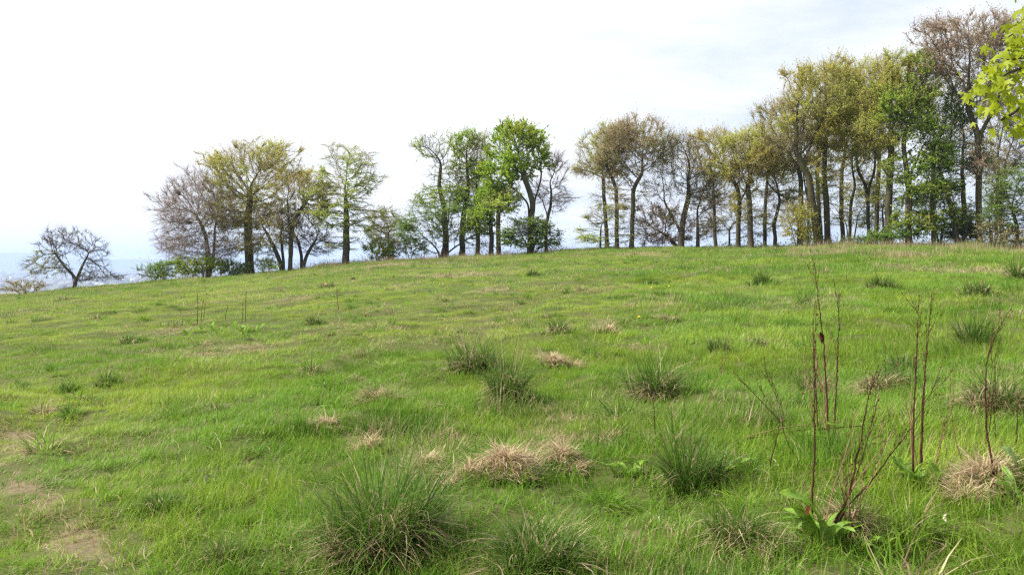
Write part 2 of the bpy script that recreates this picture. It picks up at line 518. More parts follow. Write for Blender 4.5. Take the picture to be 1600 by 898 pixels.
def build_hills():
    px = np.arange(-1500, 3200, 20.0)
    u = (px - CX) / F
    rows = []
    crest_py = np.interp(px, [-1500, -200, 0, 30, 70, 120, 170, 230, 300, 500, 900, 1400, 2000, 3200], [402, 398, 395, 394.5, 397, 403, 406, 404, 403, 405, 404, 406, 404, 403])
    Yc = 14500.0
    hc = EYE + (HOR - crest_py) / F * Yc + 18 * (fbm(px / 60, px * 0, 77) - 0.5)
    prof = [(-2200, -1), (-1500, 0.25), (-800, 0.62), (-300, 0.9), (0, 1.0), (500, 0.85), (1200, 0.4), (1800, -1)]
    for dyy, k in prof:
        Y = Yc + dyy
        rough = 14 * (fbm(px / 35, np.full_like(px, dyy / 300.), 78) - 0.5)
        z = np.where(k < 0, -125, -104 + (hc + 104) * k + rough * (0 < k < 1))
        rows.append(np.stack([u * Y, np.full_like(u, Y), z], -1))
    v = np.stack(rows).reshape(-1, 3); nc = len(px)
    i = np.arange(len(prof) - 1)[:, None] * nc; j = np.arange(nc - 1)[None]
    q = np.stack([i + j, i + j + 1, i + nc + j + 1, i + nc + j], -1).reshape(-1, 4)
    mb = MB(); mb.add(v, q)
    o = mb.build("hills", plain("far moor", (0.09, 0.12, 0.05), 0.95, 0.1, (0.14, 0.12, 0.07), 0.002))
    o['kind'] = 'structure'

build_hills()

# haze: one closed box round the whole scene
def build_haze():
    x, y0, y1, z0, z1 = 17800, -17800, 17800, -128, 185
    mb = MB()
    v = [(sx, sy, sz) for sz in (z0, z1) for sy in (y0, y1) for sx in (-x, x)]
    mb.add(v, [(0, 2, 3, 1), (4, 5, 7, 6), (0, 1, 5, 4), (2, 6, 7, 3), (0, 4, 6, 2), (1, 3, 7, 5)])
    m, n, l = mat_new("haze air")
    pv = n.new("ShaderNodeVolumePrincipled")
    pv.inputs['Color'].default_value = (0.52, 0.67, 0.97, 1)
    pv.inputs['Density'].default_value = 0.00012
    pv.inputs['Anisotropy'].default_value = 0.2
    o = n.new("ShaderNodeOutputMaterial"); l.new(pv.outputs[0], o.inputs['Volume'])
    ob = mb.build("haze", m, smooth=False)
    ob['kind'] = 'stuff'
build_haze()
# the town in the valley: a tower block, a few big sheds, and the rest as one mass
M_WHITE = plain("pale render", (0.50, 0.50, 0.49), 0.7, 0.2, (0.52, 0.52, 0.50), 0.05)
M_ROOFG = plain("grey roof", (0.16, 0.15, 0.15), 0.8, 0.2, (0.12, 0.11, 0.11), 0.05)
M_WIN = plain("dark window bands", (0.05, 0.06, 0.07), 0.3, 0.5, (0.08, 0.09, 0.10), 0.1)
def boxv(mb, x0, x1, y0, y1, z0, z1, mi=0):
    v = [(x, y, z) for z in (z0, z1) for y in (y0, y1) for x in (x0, x1)]
    mb.add(v, [(0, 2, 3, 1), (4, 5, 7, 6), (0, 1, 5, 4), (2, 6, 7, 3), (0, 4, 6, 2), (1, 3, 7, 5)], None, None, mi)
def block(px, Y, wm, dm, hm, label, name='distant_building', cat='building', bands=0, group=None):
    x = (px - CX) / F * Y; z = float(terrain(x, Y)) - 1
    r = thing(name, label, cat, (x, Y, z), group)
    mb = MB(); boxv(mb, -wm / 2, wm / 2, -dm / 2, dm / 2, 0, hm); mb.build('wall', M_WHITE, r, smooth=False)
    mb = MB(); boxv(mb, -wm / 2 - .4, wm / 2 + .4, -dm / 2 - .4, dm / 2 + .4, hm + .01, hm + 1.5); mb.build('roof', M_ROOFG, r, smooth=False)
    for k in range(bands):
        mb = MB(); z0 = hm * (k + 0.35) / bands; boxv(mb, -wm / 2 + 1.5, wm / 2 - 1.5, -dm / 2 - .15, -dm / 2 + .1, z0, z0 + hm / bands * 0.4); mb.build('window', M_WIN, r, smooth=False)
block(165.5, 5400, 18, 18, 62, 'white tower block rising from the hazy valley beside the lone gnarled tree', 'tower_block', bands=10)
block(22, 6200, 70, 30, 16, 'long pale shed in the hazy valley at the far left edge', 'distant_building', bands=1)
block(196, 5800, 60, 30, 14, 'low pale shed in the hazy valley right of the white tower block', 'distant_building', bands=1)
def town():
    rg = np.random.default_rng(5); mb = MB()
    for k in range(1500):
        Y = rg.uniform(3600, 11000); x = (rg.uniform(-500, 420) - CX) / F * Y
        z = float(terrain(x, Y)) - 1
        w = rg.uniform(8, 40); d = rg.uniform(8, 20); h = rg.uniform(6, 11) if rg.uniform() < 0.93 else rg.uniform(14, 34)
        boxv(mb, x - w / 2, x + w / 2, Y - d / 2, Y + d / 2, z, z + h, int(rg.choice([0, 1, 1, 2, 2, 2, 2, 2])))
    M_BRICK = plain("town brick", (0.26, 0.17, 0.13), 0.9, 0.1, (0.30, 0.24, 0.20), 0.05)
    o = mb.build('town', [M_WHITE, M_ROOFG, M_BRICK], None, smooth=False); o['kind'] = 'stuff'; o['label'] = 'hazy town spread over the valley floor'
town()


# ------------------------------------------------------------------ trees
G1 = 'trees in the left group on the ridge'
G2 = 'trees in the middle group on the ridge'
G3 = 'trees along the right half of the ridge'
def grow(P0, par0, att, step, dk, rg, jitter=0.12, upb=0.0, maxit=140):
    cap = 9000
    P_ = np.zeros((cap, 3)); par = np.full(cap, -1)
    n = len(P0); P_[:n] = P0; par[:n] = par0
    d2 = ((att[:, None] - P_[None, :n]) ** 2).sum(-1)
    near = d2.argmin(1); nd = d2[np.arange(len(att)), near]
    alive = np.ones(len(att), bool)
    stall = 0
    for it in range(maxit):
        ai = np.nonzero(alive)[0]
        if len(ai) < 4 or n > cap - 800: break
        dirs = nrm(att[ai] - P_[near[ai]])
        acc = np.zeros((n, 3)); np.add.at(acc, near[ai], dirs)
        src = np.unique(near[ai])
        dd = nrm(acc[src]) + rg.normal(0, jitter, (len(src), 3)); dd[:, 2] += upb
        newp = P_[src] + nrm(dd) * step
        m = len(newp)
        P_[n:n + m] = newp; par[n:n + m] = src
        d2 = ((att[ai][:, None] - newp[None]) ** 2).sum(-1)
        k = d2.argmin(1); dv = d2[np.arange(len(ai)), k]
        better = dv < nd[ai]
        near[ai[better]] = n + k[better]; nd[ai[better]] = dv[better]
        dead = nd[ai] < dk * dk
        alive[ai[dead]] = False
        stall = 0 if dead.any() or it < 30 else stall + 1
        n += m
        if stall > 8: break
    return P_[:n], par[:n]

def tree(label, bx, off, R, stems, ells, kind, leaf=1.0, twig=1.0, name='tree', cat='tree', group=None, bark=None, twigm=None,
         seed=0, layered=False, dens=1.0, lsize=0.10, lift=0.25, gnarl=0.14, Y=None, rz=0.9, shell=0.35, tlen=0.85, spots=None, by=None):
    """stems/ells in photo pixels at the tree's own distance; built as real 3D geometry there."""
    rg = np.random.default_rng(1000 + seed)
    if Y is None:
        if by is None: Y = float(ridge(bx)[0]) + off
        else: Y = float(ground_at(bx, by)[1])
    s = Y / F
    bxw = P(bx, HOR, Y)[0]
    base = np.array([bxw, Y, float(terrain(bxw, Y)) - 0.12])
    root = thing(name, label, cat, base, group)
    if cat == 'tree' and group == G3: R = R * 0.85
    skirt = False
    if cat == 'tree' and off < 50:
        lo_ = max(e[1] + e[3] for e in ells); by_ = float(np.interp(bx, SKY_PX, SKY_PY))
        gap = by_ - lo_
        if gap > 40 and group in (G1, G3):
            mrx = max(e[2] for e in ells)
            skirt = True
            ells = list(ells) + [(bx + rg.uniform(-.2, .2) * mrx, lo_ + 0.22 * gap, 0.62 * mrx, 0.36 * gap)]
    # attractors
    tot = []
    for ei, (cx, cy_, rx, ry) in enumerate(ells):
        sk = 0.22 if (skirt and ei == len(ells) - 1) else 1.0
        rx = rx * 1.06
        c = P(cx, cy_, Y) + np.array([0, rg.uniform(-.1, .1) * rx * s, 0])
        rr = np.array([rx * s, rx * s * rz, ry * s])
        nA = int(np.clip(dens * 8 * rr.prod() * 4.19, 230, 2300) * sk)
        n1 = int(nA * 0.38); n2_ = nA - n1
        d = nrm(rg.normal(size=(n1, 3))) * (rg.uniform(shell, 1, (n1, 1)) ** (1 / 2.0))
        tot.append(c + d * rr)
        # foliage masses: uneven clumps through the crown
        kc = int(np.clip(rr.prod() * 0.28, 5, 26))
        cd = nrm(rg.normal(size=(kc, 3))) * rg.uniform(0.45, 0.98, (kc, 1)); cd[:, 2] = np.where(cd[:, 2] < -0.6, cd[:, 2] * 0.5, cd[:, 2])
        csz = rg.uniform(0.12, 0.26, kc)
        w_ = rg.integers(0, kc, n2_)
        flat = np.array([1.25, 1.25, 0.45 if layered else 0.8])
        tot.append(c + (cd[w_] + rg.normal(size=(n2_, 3)) * csz[w_][:, None] * flat) * rr)
    att = np.concatenate(tot)
    att = att[att[:, 2] > base[2] + 0.5]
    big = max(e[2] for e in ells) * s
    step = 0.30 if big > 2.0 else 0.20
    P0 = []; par0 = []
    for st in stems:
        pts = [base.copy()] + [P(x, y, Y) for x, y in st]
        wob = rg.normal(0, 0.25, 2)
        for k, p in enumerate(pts[1:]):
            p[1] += wob[0] * (k + 1) * 0.6
        first = len(P0)
        for k in range(len(pts) - 1):
            L = np.linalg.norm(pts[k + 1] - pts[k]); m = max(2, int(L / step))
            for j in range(m):
                if k == 0 and j == 0 and first > 0:
                    continue
                p = pts[k] + (pts[k + 1] - pts[k]) * (j / m)
                P0.append(p + rg.normal(0, 0.03 + 0.05 * gnarl, 3) * (0 if (k == 0 and j == 0) else 1))
                par0.append(-1 if len(P0) == 1 else (0 if len(P0) - 1 == first else len(P0) - 2))
    P0 = np.array(P0); par0 = np.array(par0)
    # attractors reach only the upper part of stems: hide the low trunk from them
    N0 = len(P0)
    allP, par = grow(P0, par0, att, step, step * 1.15, rg, gnarl, 0.03)
    n = len(allP)
    nch = np.bincount(par[1:], minlength=n)
    # pipe model
    tips = np.zeros(n)
    order = np.arange(n - 1, -1, -1)
    # parents always precede children in the array
    for i in order:
        if tips[i] == 0: tips[i] = 1
        if par[i] >= 0: tips[par[i]] += tips[i]
    rt = 0.013
    h = allP[:, 2] - base[2]
    rad = rt + (R - rt) * (tips / tips[0]) ** 0.78
    rad = rad * (1 - 0.22 * np.clip(h / max(h.max(), 1), 0, 1))
    stemmask = np.arange(n) < N0
    rad = np.where(stemmask, rad * (1 + 0.55 * np.exp(-np.maximum(h, 0) / 0.35)), rad)
    # smooth
    main = np.full(n, -1); best = np.zeros(n)
    for i in range(1, n):
        p = par[i]
        if tips[i] > best[p]: best[p] = tips[i]; main[p] = i
    S = allP.copy()
    ok = (par >= 0) & (main >= 0)
    idx = np.nonzero(ok)[0]
    for _ in range(3):
        S[idx] = 0.5 * S[idx] + 0.25 * S[par[idx]] + 0.25 * S[main[idx]]
    allP = S
    trunk = MB(); br = MB()
    starts = [0] + [i for i in range(1, n) if main[par[i]] != i]
    thr = 0.5 * R
    for st in starts:
        ch = [st]
        while main[ch[-1]] >= 0: ch.append(main[ch[-1]])
        pre = [par[st]] if st > 0 else []
        ids = pre + ch
        r = rad[ids].copy()
        if pre: r[0] = min(r[0], rad[st] * 1.25)
        if len(ids) < 2: continue
        pts = allP[ids]
        istrunk = (st < N0)
        if istrunk:
            k = next((q for q, v_ in enumerate(r) if v_ < 0.38 * R and q > 2), len(r))
            kk = max(k, 2)
            tube_chain(trunk, pts[:kk + 1], r[:kk + 1], 10, cap=(kk >= len(r) - 1))
            if kk < len(r) - 1: tube_chain(br, pts[kk:], r[kk:], 6)
        else:
            mx = r.max()
            tube_chain(br, pts, r, 7 if mx > 0.09 else (5 if mx > 0.035 else 3))
    bark = bark or M_BARK
    trunk.build('trunk' if cat == 'tree' else 'stem', bark, root, origin=base)
    # twigs on thin wood
    thin = np.nonzero((rad < 0.05) & (np.arange(n) >= N0))[0]
    cen = allP[thin].mean(0) if len(thin) else base
    bd = nrm(allP[thin] - allP[par[thin]])
    per = 4.4 * twig * TWM
    rep = rg.poisson(per, len(thin))
    ti = np.repeat(np.arange(len(thin)), rep)
    m = len(ti)
    if m:
        o = allP[thin][ti] + rg.uniform(-0.5, 0.5, (m, 1)) * bd[ti] * step
        outw = nrm(allP[thin][ti] - cen)
        d = 0.9 * bd[ti] + 0.45 * outw + rg.normal(0, 0.55, (m, 3))
        if layered: d[:, 2] = d[:, 2] * 0.35 + 0.05
        else: d[:, 2] += lift
        d = nrm(d)
        L = rg.uniform(0.25, 1.0, m) ** 1.3 * tlen * 1.35 * rg.choice([1, 1, 1, 1.5], m)
        mid = o + d * (L * 0.5)[:, None]
        d2 = nrm(d + rg.normal(0, 0.3, (m, 3)) + np.array([0, 0, 0.12 if not layered else -0.05]))
        end = mid + d2 * (L * 0.5)[:, None]
        u = nrm(np.cross(d, rg.normal(size=(m, 3)))); w = np.cross(d, u)
        r0 = 0.0092 * (Y / 100) ** 0.5
        ring = []
        for pt, rr in ((o, r0), (mid, r0 * 0.75)):
            for a in (0, 2.094, 4.189):
                ring.append(pt + (u * math.cos(a) + w * math.sin(a)) * rr)
        ring.append(end)
        V = np.stack(ring, 1).reshape(-1, 3)
        b0 = np.arange(m)[:, None] * 7
        q = np.concatenate([b0 + np.array([[k, (k + 1) % 3, 3 + (k + 1) % 3, 3 + k]]) for k in range(3)])
        t = np.concatenate([b0 + np.array([[3 + k, 3 + (k + 1) % 3, 6]]) for k in range(3)])
        br.add(V, q, t, None, 1)
        # leaves along twigs
        nl = rg.poisson(LEAFM * leaf, m)
        # clumpy: leaf amount varies through the crown
        if leaf > 0:
            cl = fbm(o[:, 0] * 0.8 + 5, o[:, 2] * 0.8 + o[:, 1] * 0.3, seed)
            nl = (nl * np.clip((cl - 0.34) * 5, 0.15, 1.8) + rg.uniform(0, 1, m)).astype(int)
            if spots:                   # extra-green places
                kf = np.zeros(m)
                for (cx, cy_, rx, ry) in spots:
                    c = P(cx, cy_, Y)
                    kf = np.maximum(kf, 1.3 - np.sqrt(((o[:, 0] - c[0]) / (rx * s)) ** 2 + ((o[:, 2] - c[2]) / (ry * s)) ** 2))
                nl = (nl * np.clip(kf * 2.5, 0.06, 1)).astype(int)
            li = np.repeat(np.arange(m), nl); k = len(li)
            if k:
                tt = rg.uniform(0.15, 1.0, k)[:, None]
                pos = np.where(tt < 0.5, o[li] + (mid[li] - o[li]) * tt * 2, mid[li] + (end[li] - mid[li]) * (tt * 2 - 1))
                pos = pos + rg.normal(0, 0.035, (k, 3))
                if layered:
                    nn = nrm(rg.normal(0, 0.35, (k, 3)) + np.array([0, 0, 1]))
                else:
                    nn = nrm(rg.normal(0, 0.75, (k, 3)) + np.array([0, 0, 0.7]))
                a = nrm(np.cross(nn, rg.normal(size=(k, 3)))); b = np.cross(nn, a)
                sz = (lsize * 1.08 * rg.uniform(0.6, 1.25, k))[:, None]
                c0 = pos - a * sz * 0.5; c1 = pos + b * sz * 0.36 - nn * sz * 0.08; c2 = pos + a * sz * 0.6; c3 = pos - b * sz * 0.36 - nn * sz * 0.08
                V = np.stack([c0, c1, c2, c3], 1).reshape(-1, 3)
                i4 = np.arange(k)[:, None] * 4
                t = np.concatenate([i4 + np.array([[0, 2, 1]]), i4 + np.array([[0, 3, 2]])])
                rn = np.repeat(rg.uniform(0, 1, k), 4)
                lm = MB(); lm.add(V, None, t, np.stack([rn, rn, rn], -1))
                lm.build('leaves', M_F[kind], root, smooth=False, origin=base)
    if br.n: br.build('branches', [bark, twigm or M_TWIG_D], root, origin=base)
    if DEBUG: print('TREE', bx, 'att', len(att), 'nodes', n, 'thin', len(thin), 'twigs', m)
    return root

T = tree
#TREES_BEGIN
T('small gnarled nearly bare tree standing alone at the far left with drooping limbs', 113, 1.0, 0.27, [[(116, 440), (110, 410)], [(118, 438), (85, 404), (72, 385)], [(128, 415), (150, 385)]],
  [(105, 378, 42, 26), (70, 415, 34, 20), (148, 400, 26, 30), (150, 432, 30, 10)], 'sparse', 0.12, 1.5, seed=1, bark=M_BARKD, gnarl=0.55, lift=0.1, group=None, dens=0.9, spots=[(85, 420, 50, 14), (70, 400, 30, 10)], tlen=0.6, lsize=0.13)
T('pale leafless tree with fine pinkish twigs at the left end of the left group', 325, 2, 0.36, [[(325, 400), (322, 368), (305, 330)], [(334, 400), (336, 360), (345, 320)]],
  [(300, 325, 52, 55), (275, 360, 34, 44), (310, 385, 62, 30), (335, 330, 38, 50)], 'sparse', 0.10, 1.5, seed=2, twigm=M_TWIG_G, lift=0.3, group=G1, spots=[(340, 345, 26, 40)], tlen=1.0)
T('tall broad olive-leaved tree, the highest of the left group', 391, 3, 0.46, [[(388, 385), (387, 340), (392, 300)]],
  [(388, 268, 56, 47), (425, 275, 34, 34), (350, 280, 28, 40), (380, 330, 52, 34)], 'olive', 1.15, 1.2, seed=3, group=G1, lsize=0.10, twigm=M_TWIG_B)
T('dark leaning bare tree with low arching limbs right of the tall olive tree', 443, 2, 0.33, [[(434, 400), (420, 370), (405, 345)], [(440, 390), (436, 355)]],
  [(430, 345, 36, 34), (412, 382, 36, 26)], 'olive', 0.25, 1.2, seed=4, bark=M_BARKD, gnarl=0.4, group=G1, twigm=M_TWIG_B)
T('slim straight trunk with ragged olive top between tall olive tree and light green one', 453, 0.5, 0.30, [[(453, 395), (452, 345), (450, 315)], [(455, 350), (478, 312)]],
  [(452, 296, 30, 28), (480, 288, 30, 24), (492, 320, 20, 24)], 'olive', 1.05, 1.0, seed=5, bark=M_BARKD, group=G1, twigm=M_TWIG_B)
T('low dark spreading leafless tree with crooked limbs left of the light green tree', 472, 2.5, 0.30, [[(470, 400), (462, 370)], [(478, 400), (495, 372)]],
  [(478, 362, 42, 34), (500, 385, 26, 16)], 'brown', 0.3, 1.3, seed=6, bark=M_BARKD, gnarl=0.5, group=G1, twigm=M_TWIG_D)
T('fresh light green tree with tiered branches and dark trunk, right end of left group', 540, 1, 0.36, [[(541, 380), (541, 340), (539, 300)]],
  [(540, 252, 38, 27), (560, 278, 30, 26), (516, 285, 28, 24), (530, 335, 44, 26), (575, 345, 34, 26), (540, 300, 42, 24)], 'beech', 1.45, 1.0, seed=7, layered=True, group=G1, bark=M_BARKD, lsize=0.115, twigm=M_TWIG_B)
T('thin brownish sapling between the light green tree and the middle group', 607, 6, 0.14, [[(607, 370), (606, 350)]],
  [(607, 350, 27, 28), (604, 375, 22, 20)], 'sparse', 0.5, 1.1, seed=8, group=G1, twigm=M_TWIG_B, dens=1.2)
# middle group
T('twin-stemmed open tree with thin flat top at the left of the middle group', 696, 3, 0.36, [[(697, 370), (694, 325), (686, 290), (690, 250)], [(700, 340), (706, 295)]],
  [(680, 228, 34, 22), (693, 270, 24, 26), (675, 310, 32, 20), (708, 285, 16, 26)], 'maple', 0.55, 0.75, seed=9, group=G2, bark=M_BARKD, lsize=0.13)
T('low dense dark green tree spreading beneath the twin-stemmed one', 688, 0.5, 0.26, [[(684, 385)], [(694, 380)], [(702, 390)]],
  [(665, 355, 42, 42), (705, 350, 40, 40), (735, 365, 28, 30)], 'dark', 1.0, 0.9, seed=10, group=G2, bark=M_BARKD, lsize=0.13, layered=True)
T('slender open tree with tuft-like top second in the middle group', 722, 2, 0.30, [[(722, 370), (725, 330), (732, 290), (728, 250)]],
  [(733, 225, 26, 20), (722, 260, 20, 28), (745, 265, 16, 24), (728, 310, 26, 26)], 'maple', 0.6, 0.8, seed=11, group=G2, bark=M_BARKD, lsize=0.13)
T('thin brown-twigged tree behind the slender open one', 747, 5, 0.24, [[(747, 370), (746, 330), (745, 290)]],
  [(748, 262, 24, 44), (742, 305, 26, 24)], 'brown', 0.5, 1.2, seed=12, group=G2, bark=M_BARKD, twigm=M_TWIG_B)
T('narrow trunk with a small vivid green head left of the big round maple', 767, 0.5, 0.25, [[(768, 370), (766, 335), (764, 310)]],
  [(770, 305, 24, 17), (752, 345, 24, 20)], 'maple', 1.2, 0.8, seed=13, group=G2, bark=M_BARK, lsize=0.14)
T('pale straight trunk with leaves only at its top just left of the big round maple', 779, -0.5, 0.25, [[(779, 370), (779, 335), (781, 318)]],
  [(786, 318, 24, 16), (796, 305, 16, 12)], 'beech', 1.1, 0.8, seed=14, group=G2, lsize=0.14)
T('big maple with round dense yellow-green head in the middle of the ridge', 828, 1, 0.42, [[(829, 350), (833, 322), (828, 300), (815, 270)], [(836, 310), (848, 275)], [(826, 318), (800, 290)]],
  [(808, 222, 42, 27), (836, 240, 19, 32), (786, 260, 26, 32), (808, 256, 34, 28), (774, 288, 13, 14)], 'maple', 3.0, 0.9, seed=15, group=G2, bark=M_BARKD, lsize=0.16, shell=0.2, dens=1.15)
T('bare crooked tree at the right edge of the middle group', 853, 2, 0.20, [[(853, 350), (862, 315), (860, 290)], [(855, 335), (846, 310)]],
  [(872, 270, 18, 36), (866, 310, 26, 24), (845, 300, 14, 20)], 'sparse', 0.03, 0.9, seed=16, group=G2, twigm=M_TWIG_G, gnarl=0.35)
T('low dark bushy tree wrapped around the foot of the big round maple', 832, -0.5, 0.16, [[(818, 375)], [(838, 370)], [(850, 378)]],
  [(815, 368, 32, 24), (848, 372, 28, 24), (832, 355, 28, 18)], 'dark', 1.2, 0.9, seed=17, group=G2, lsize=0.15, layered=True)
# right half
T('brown-twigged tree with yellow-green left flank, first of the right half of the ridge', 949, 1.5, 0.24, [[(947, 350), (944, 300), (943, 270)]],
  [(935, 238, 32, 34), (955, 222, 30, 30), (925, 262, 24, 16)], 'beech', 0.5, 1.3, seed=18, group=G3, twigm=M_TWIG_B)
T('young tiered yellow-green beech under the first tall trunks of the right half', 938, -0.5, 0.12, [[(938, 360), (940, 340)]],
  [(940, 335, 28, 18), (935, 362, 34, 24), (965, 370, 26, 18)], 'beech', 0.95, 0.9, seed=19, group=G3, layered=True, dens=1.3)
T('slim second trunk with wavy limbs right of the first brown-twigged tree', 964, 0.5, 0.25, [[(964, 350), (963, 310), (962, 290)], [(963, 295), (945, 250)]],
  [(958, 255, 26, 40), (972, 215, 24, 24)], 'brown', 0.6, 1.2, seed=20, group=G3, twigm=M_TWIG_B)
T('bare domed tree with straight trunk and fine grey twigs left of the low-forked tree', 987, 0, 0.28, [[(987, 350), (988, 310), (987, 285)], [(990, 292), (1010, 262)]],
  [(1000, 215, 50, 36), (965, 225, 26, 34), (1030, 230, 32, 30), (995, 250, 40, 24)], 'brown', 0.45, 1.6, seed=21, group=G3, twigm=M_TWIG_B, shell=0.5)
T('low pinkish-brown leafless tree leaning left beside the low-forked tree', 1062, 3, 0.22, [[(1050, 375), (1030, 360)]],
  [(1022, 348, 34, 32), (1040, 372, 40, 12)], 'purple', 0.5, 1.5, seed=22, group=G3, twigm=M_TWIG_G)
T('bare dark tree forking low into a wide bowl of crooked limbs', 1064, 0.5, 0.42, [[(1064, 360), (1050, 335), (1035, 305)], [(1066, 350), (1075, 315), (1078, 290)], [(1068, 362), (1094, 335)]],
  [(1070, 250, 40, 38), (1040, 285, 26, 36), (1090, 280, 30, 34), (1100, 315, 24, 16)], 'brown', 0.3, 1.3, seed=23, group=G3, bark=M_BARKD, gnarl=0.4, twigm=M_TWIG_D)
T('small dark leafless tree just right of the low-forked bowl-shaped tree', 1090, 1.5, 0.20, [[(1090, 350), (1088, 325)]],
  [(1100, 300, 24, 30), (1092, 355, 30, 22)], 'brown', 0.2, 1.1, seed=24, group=G3, bark=M_BARKD, twigm=M_TWIG_G)
T('tree with mossy trunk and yellow-green left brow over the low-forked tree', 1153, 1, 0.32, [[(1153, 345), (1156, 315), (1150, 290)], [(1156, 312), (1172, 292)]],
  [(1118, 222, 36, 22), (1140, 250, 36, 34), (1112, 262, 26, 18), (1160, 230, 30, 30)], 'olive', 1.25, 1.2, seed=25, group=G3, twigm=M_TWIG_B)
T('straight brown trunk under an olive-brown canopy right of the mossy trunk', 1173, 0, 0.31, [[(1173, 345), (1172, 310), (1170, 280)]],
  [(1180, 232, 40, 32), (1165, 270, 34, 22), (1195, 250, 26, 34)], 'olive', 1.2, 1.2, seed=26, group=G3, bark=M_BARKD, twigm=M_TWIG_B)
T('slim tree with a snaking bare trunk in the gap right of the straight brown trunk', 1212, 3, 0.20, [[(1209, 350), (1218, 315), (1212, 285)]],
  [(1212, 262, 28, 34), (1225, 310, 26, 24)], 'olive', 0.6, 1.0, seed=27, group=G3, twigm=M_TWIG_B)
T('brown-leaved tree with a long arching left limb in the middle of the right half', 1250, 2.5, 0.34, [[(1248, 350), (1240, 315), (1210, 300)], [(1252, 330), (1250, 270)]],
  [(1222, 205, 44, 36), (1240, 240, 46, 36), (1200, 255, 30, 26), (1205, 300, 18, 8)], 'brown', 1.0, 1.4, seed=28, group=G3, twigm=M_TWIG_B)
T('thick curved trunk rising into a high brown and olive crown', 1279, 0.5, 0.40, [[(1278, 345), (1266, 310), (1262, 280), (1262, 240)], [(1264, 275), (1240, 230)]],
  [(1255, 140, 38, 36), (1262, 185, 44, 36), (1228, 180, 26, 26), (1290, 160, 34, 36)], 'olive', 0.95, 1.3, seed=29, group=G3, bark=M_BARK, twigm=M_TWIG_B)
T('tall straight pale trunk under an olive-yellow crown right of the thick curved trunk', 1293, 3, 0.32, [[(1292, 330), (1288, 270), (1290, 220)]],
  [(1300, 128, 44, 32), (1310, 175, 40, 34), (1290, 215, 36, 24)], 'olive', 1.5, 1.1, seed=30, group=G3, twigm=M_TWIG_B)
T('thinner leaning trunk close behind the tall straight pale one', 1284, 6, 0.22, [[(1280, 320), (1277, 270), (1285, 225)]],
  [(1296, 190, 30, 40), (1325, 150, 30, 44)], 'olive', 1.2, 1.0, seed=31, group=G3, twigm=M_TWIG_B)
T('thin crooked tree standing alone in the bright gap of the right half', 1328, 8, 0.18, [[(1328, 320), (1336, 290), (1330, 260)]],
  [(1335, 235, 34, 36), (1345, 290, 22, 16)], 'olive', 0.7, 0.9, seed=32, group=G3, twigm=M_TWIG_B)
T('forked slender tree left of the two thick dark trunks', 1357, 5, 0.26, [[(1357, 320), (1355, 290), (1340, 262)], [(1356, 295), (1368, 262)]],
  [(1345, 130, 44, 36), (1340, 180, 40, 40), (1350, 225, 44, 28)], 'olive', 1.25, 1.1, seed=33, group=G3, bark=M_BARKD, twigm=M_TWIG_B)
T('thick dark trunk with dark olive crown, left of the trunk clothed in bright leaves', 1388, 1, 0.42, [[(1387, 320), (1390, 270), (1392, 220)], [(1388, 275), (1360, 235)]],
  [(1405, 118, 46, 34), (1392, 165, 46, 40), (1370, 210, 38, 30), (1425, 170, 34, 40)], 'olive', 1.5, 1.3, seed=34, group=G3, bark=M_BARKD, twigm=M_TWIG_D, gnarl=0.35)
T('thick trunk clothed in bright green maple leaves down to the ground', 1420, 0, 0.46, [[(1420, 330), (1420, 280), (1412, 220), (1430, 170)], [(1422, 270), (1448, 215)]],
  [(1448, 110, 30, 24), (1425, 160, 40, 34), (1405, 265, 32, 30), (1455, 245, 36, 28), (1435, 205, 40, 24), (1440, 300, 26, 12), (1430, 345, 36, 22)], 'mixed', 1.5, 0.8, seed=35, group=G3, bark=M_BARKD, lsize=0.15, rz=0.8)
T('slender dark tree leaning left just right of the leaf-clothed trunk', 1495, 1.5, 0.24, [[(1493, 340), (1480, 290), (1470, 250)]],
  [(1465, 215, 28, 40), (1455, 300, 30, 22)], 'maple', 0.8, 0.9, seed=36, group=G3, bark=M_BARKD, lsize=0.14)
T('slender upright dark tree second right of the leaf-clothed trunk', 1507, 3, 0.26, [[(1507, 330), (1504, 270), (1506, 220)]],
  [(1500, 170, 28, 46), (1515, 240, 28, 40), (1485, 280, 26, 30)], 'dark', 0.6, 0.9, seed=37, group=G3, bark=M_BARKD, lsize=0.14)
T('tallest tree of the ridge, bare purple-brown twigs over a thick forked trunk', 1530, 2, 0.46, [[(1530, 320), (1530, 250), (1528, 205), (1510, 160)], [(1530, 215), (1550, 175)], [(1532, 262), (1562, 235), (1578, 200)]],
  [(1480, 60, 48, 34), (1530, 48, 48, 32), (1510, 100, 54, 38), (1560, 90, 40, 50), (1540, 150, 44, 34), (1600, 60, 38, 46)], 'purple', 0.8, 1.6, seed=38, group=G3, bark=M_BARK, twigm=M_TWIG_B)
T('thin bowed bare tree at the right edge below the overhanging maple branch', 1566, 6, 0.17, [[(1564, 330), (1568, 280), (1584, 230)]],
  [(1590, 200, 22, 34), (1600, 240, 20, 30)], 'brown', 0.3, 1.0, seed=39, group=G3, bark=M_BARKD)
T('loose green understorey tree at the right edge of the ridge', 1592, 0, 0.20, [[(1588, 350), (1580, 320)]],
  [(1580, 290, 30, 34), (1570, 335, 36, 28), (1610, 320, 36, 50)], 'dark', 0.55, 1.0, seed=40, group=G3, lsize=0.13, layered=True)
T('dark leafy understorey tree between the leaf-clothed trunk and the slender leaning one', 1468, 4, 0.2, [[(1462, 350)], [(1475, 345)]],
  [(1462, 330, 34, 28), (1490, 350, 34, 22)], 'dark', 0.7, 0.9, seed=41, group=G3, lsize=0.14, layered=True)
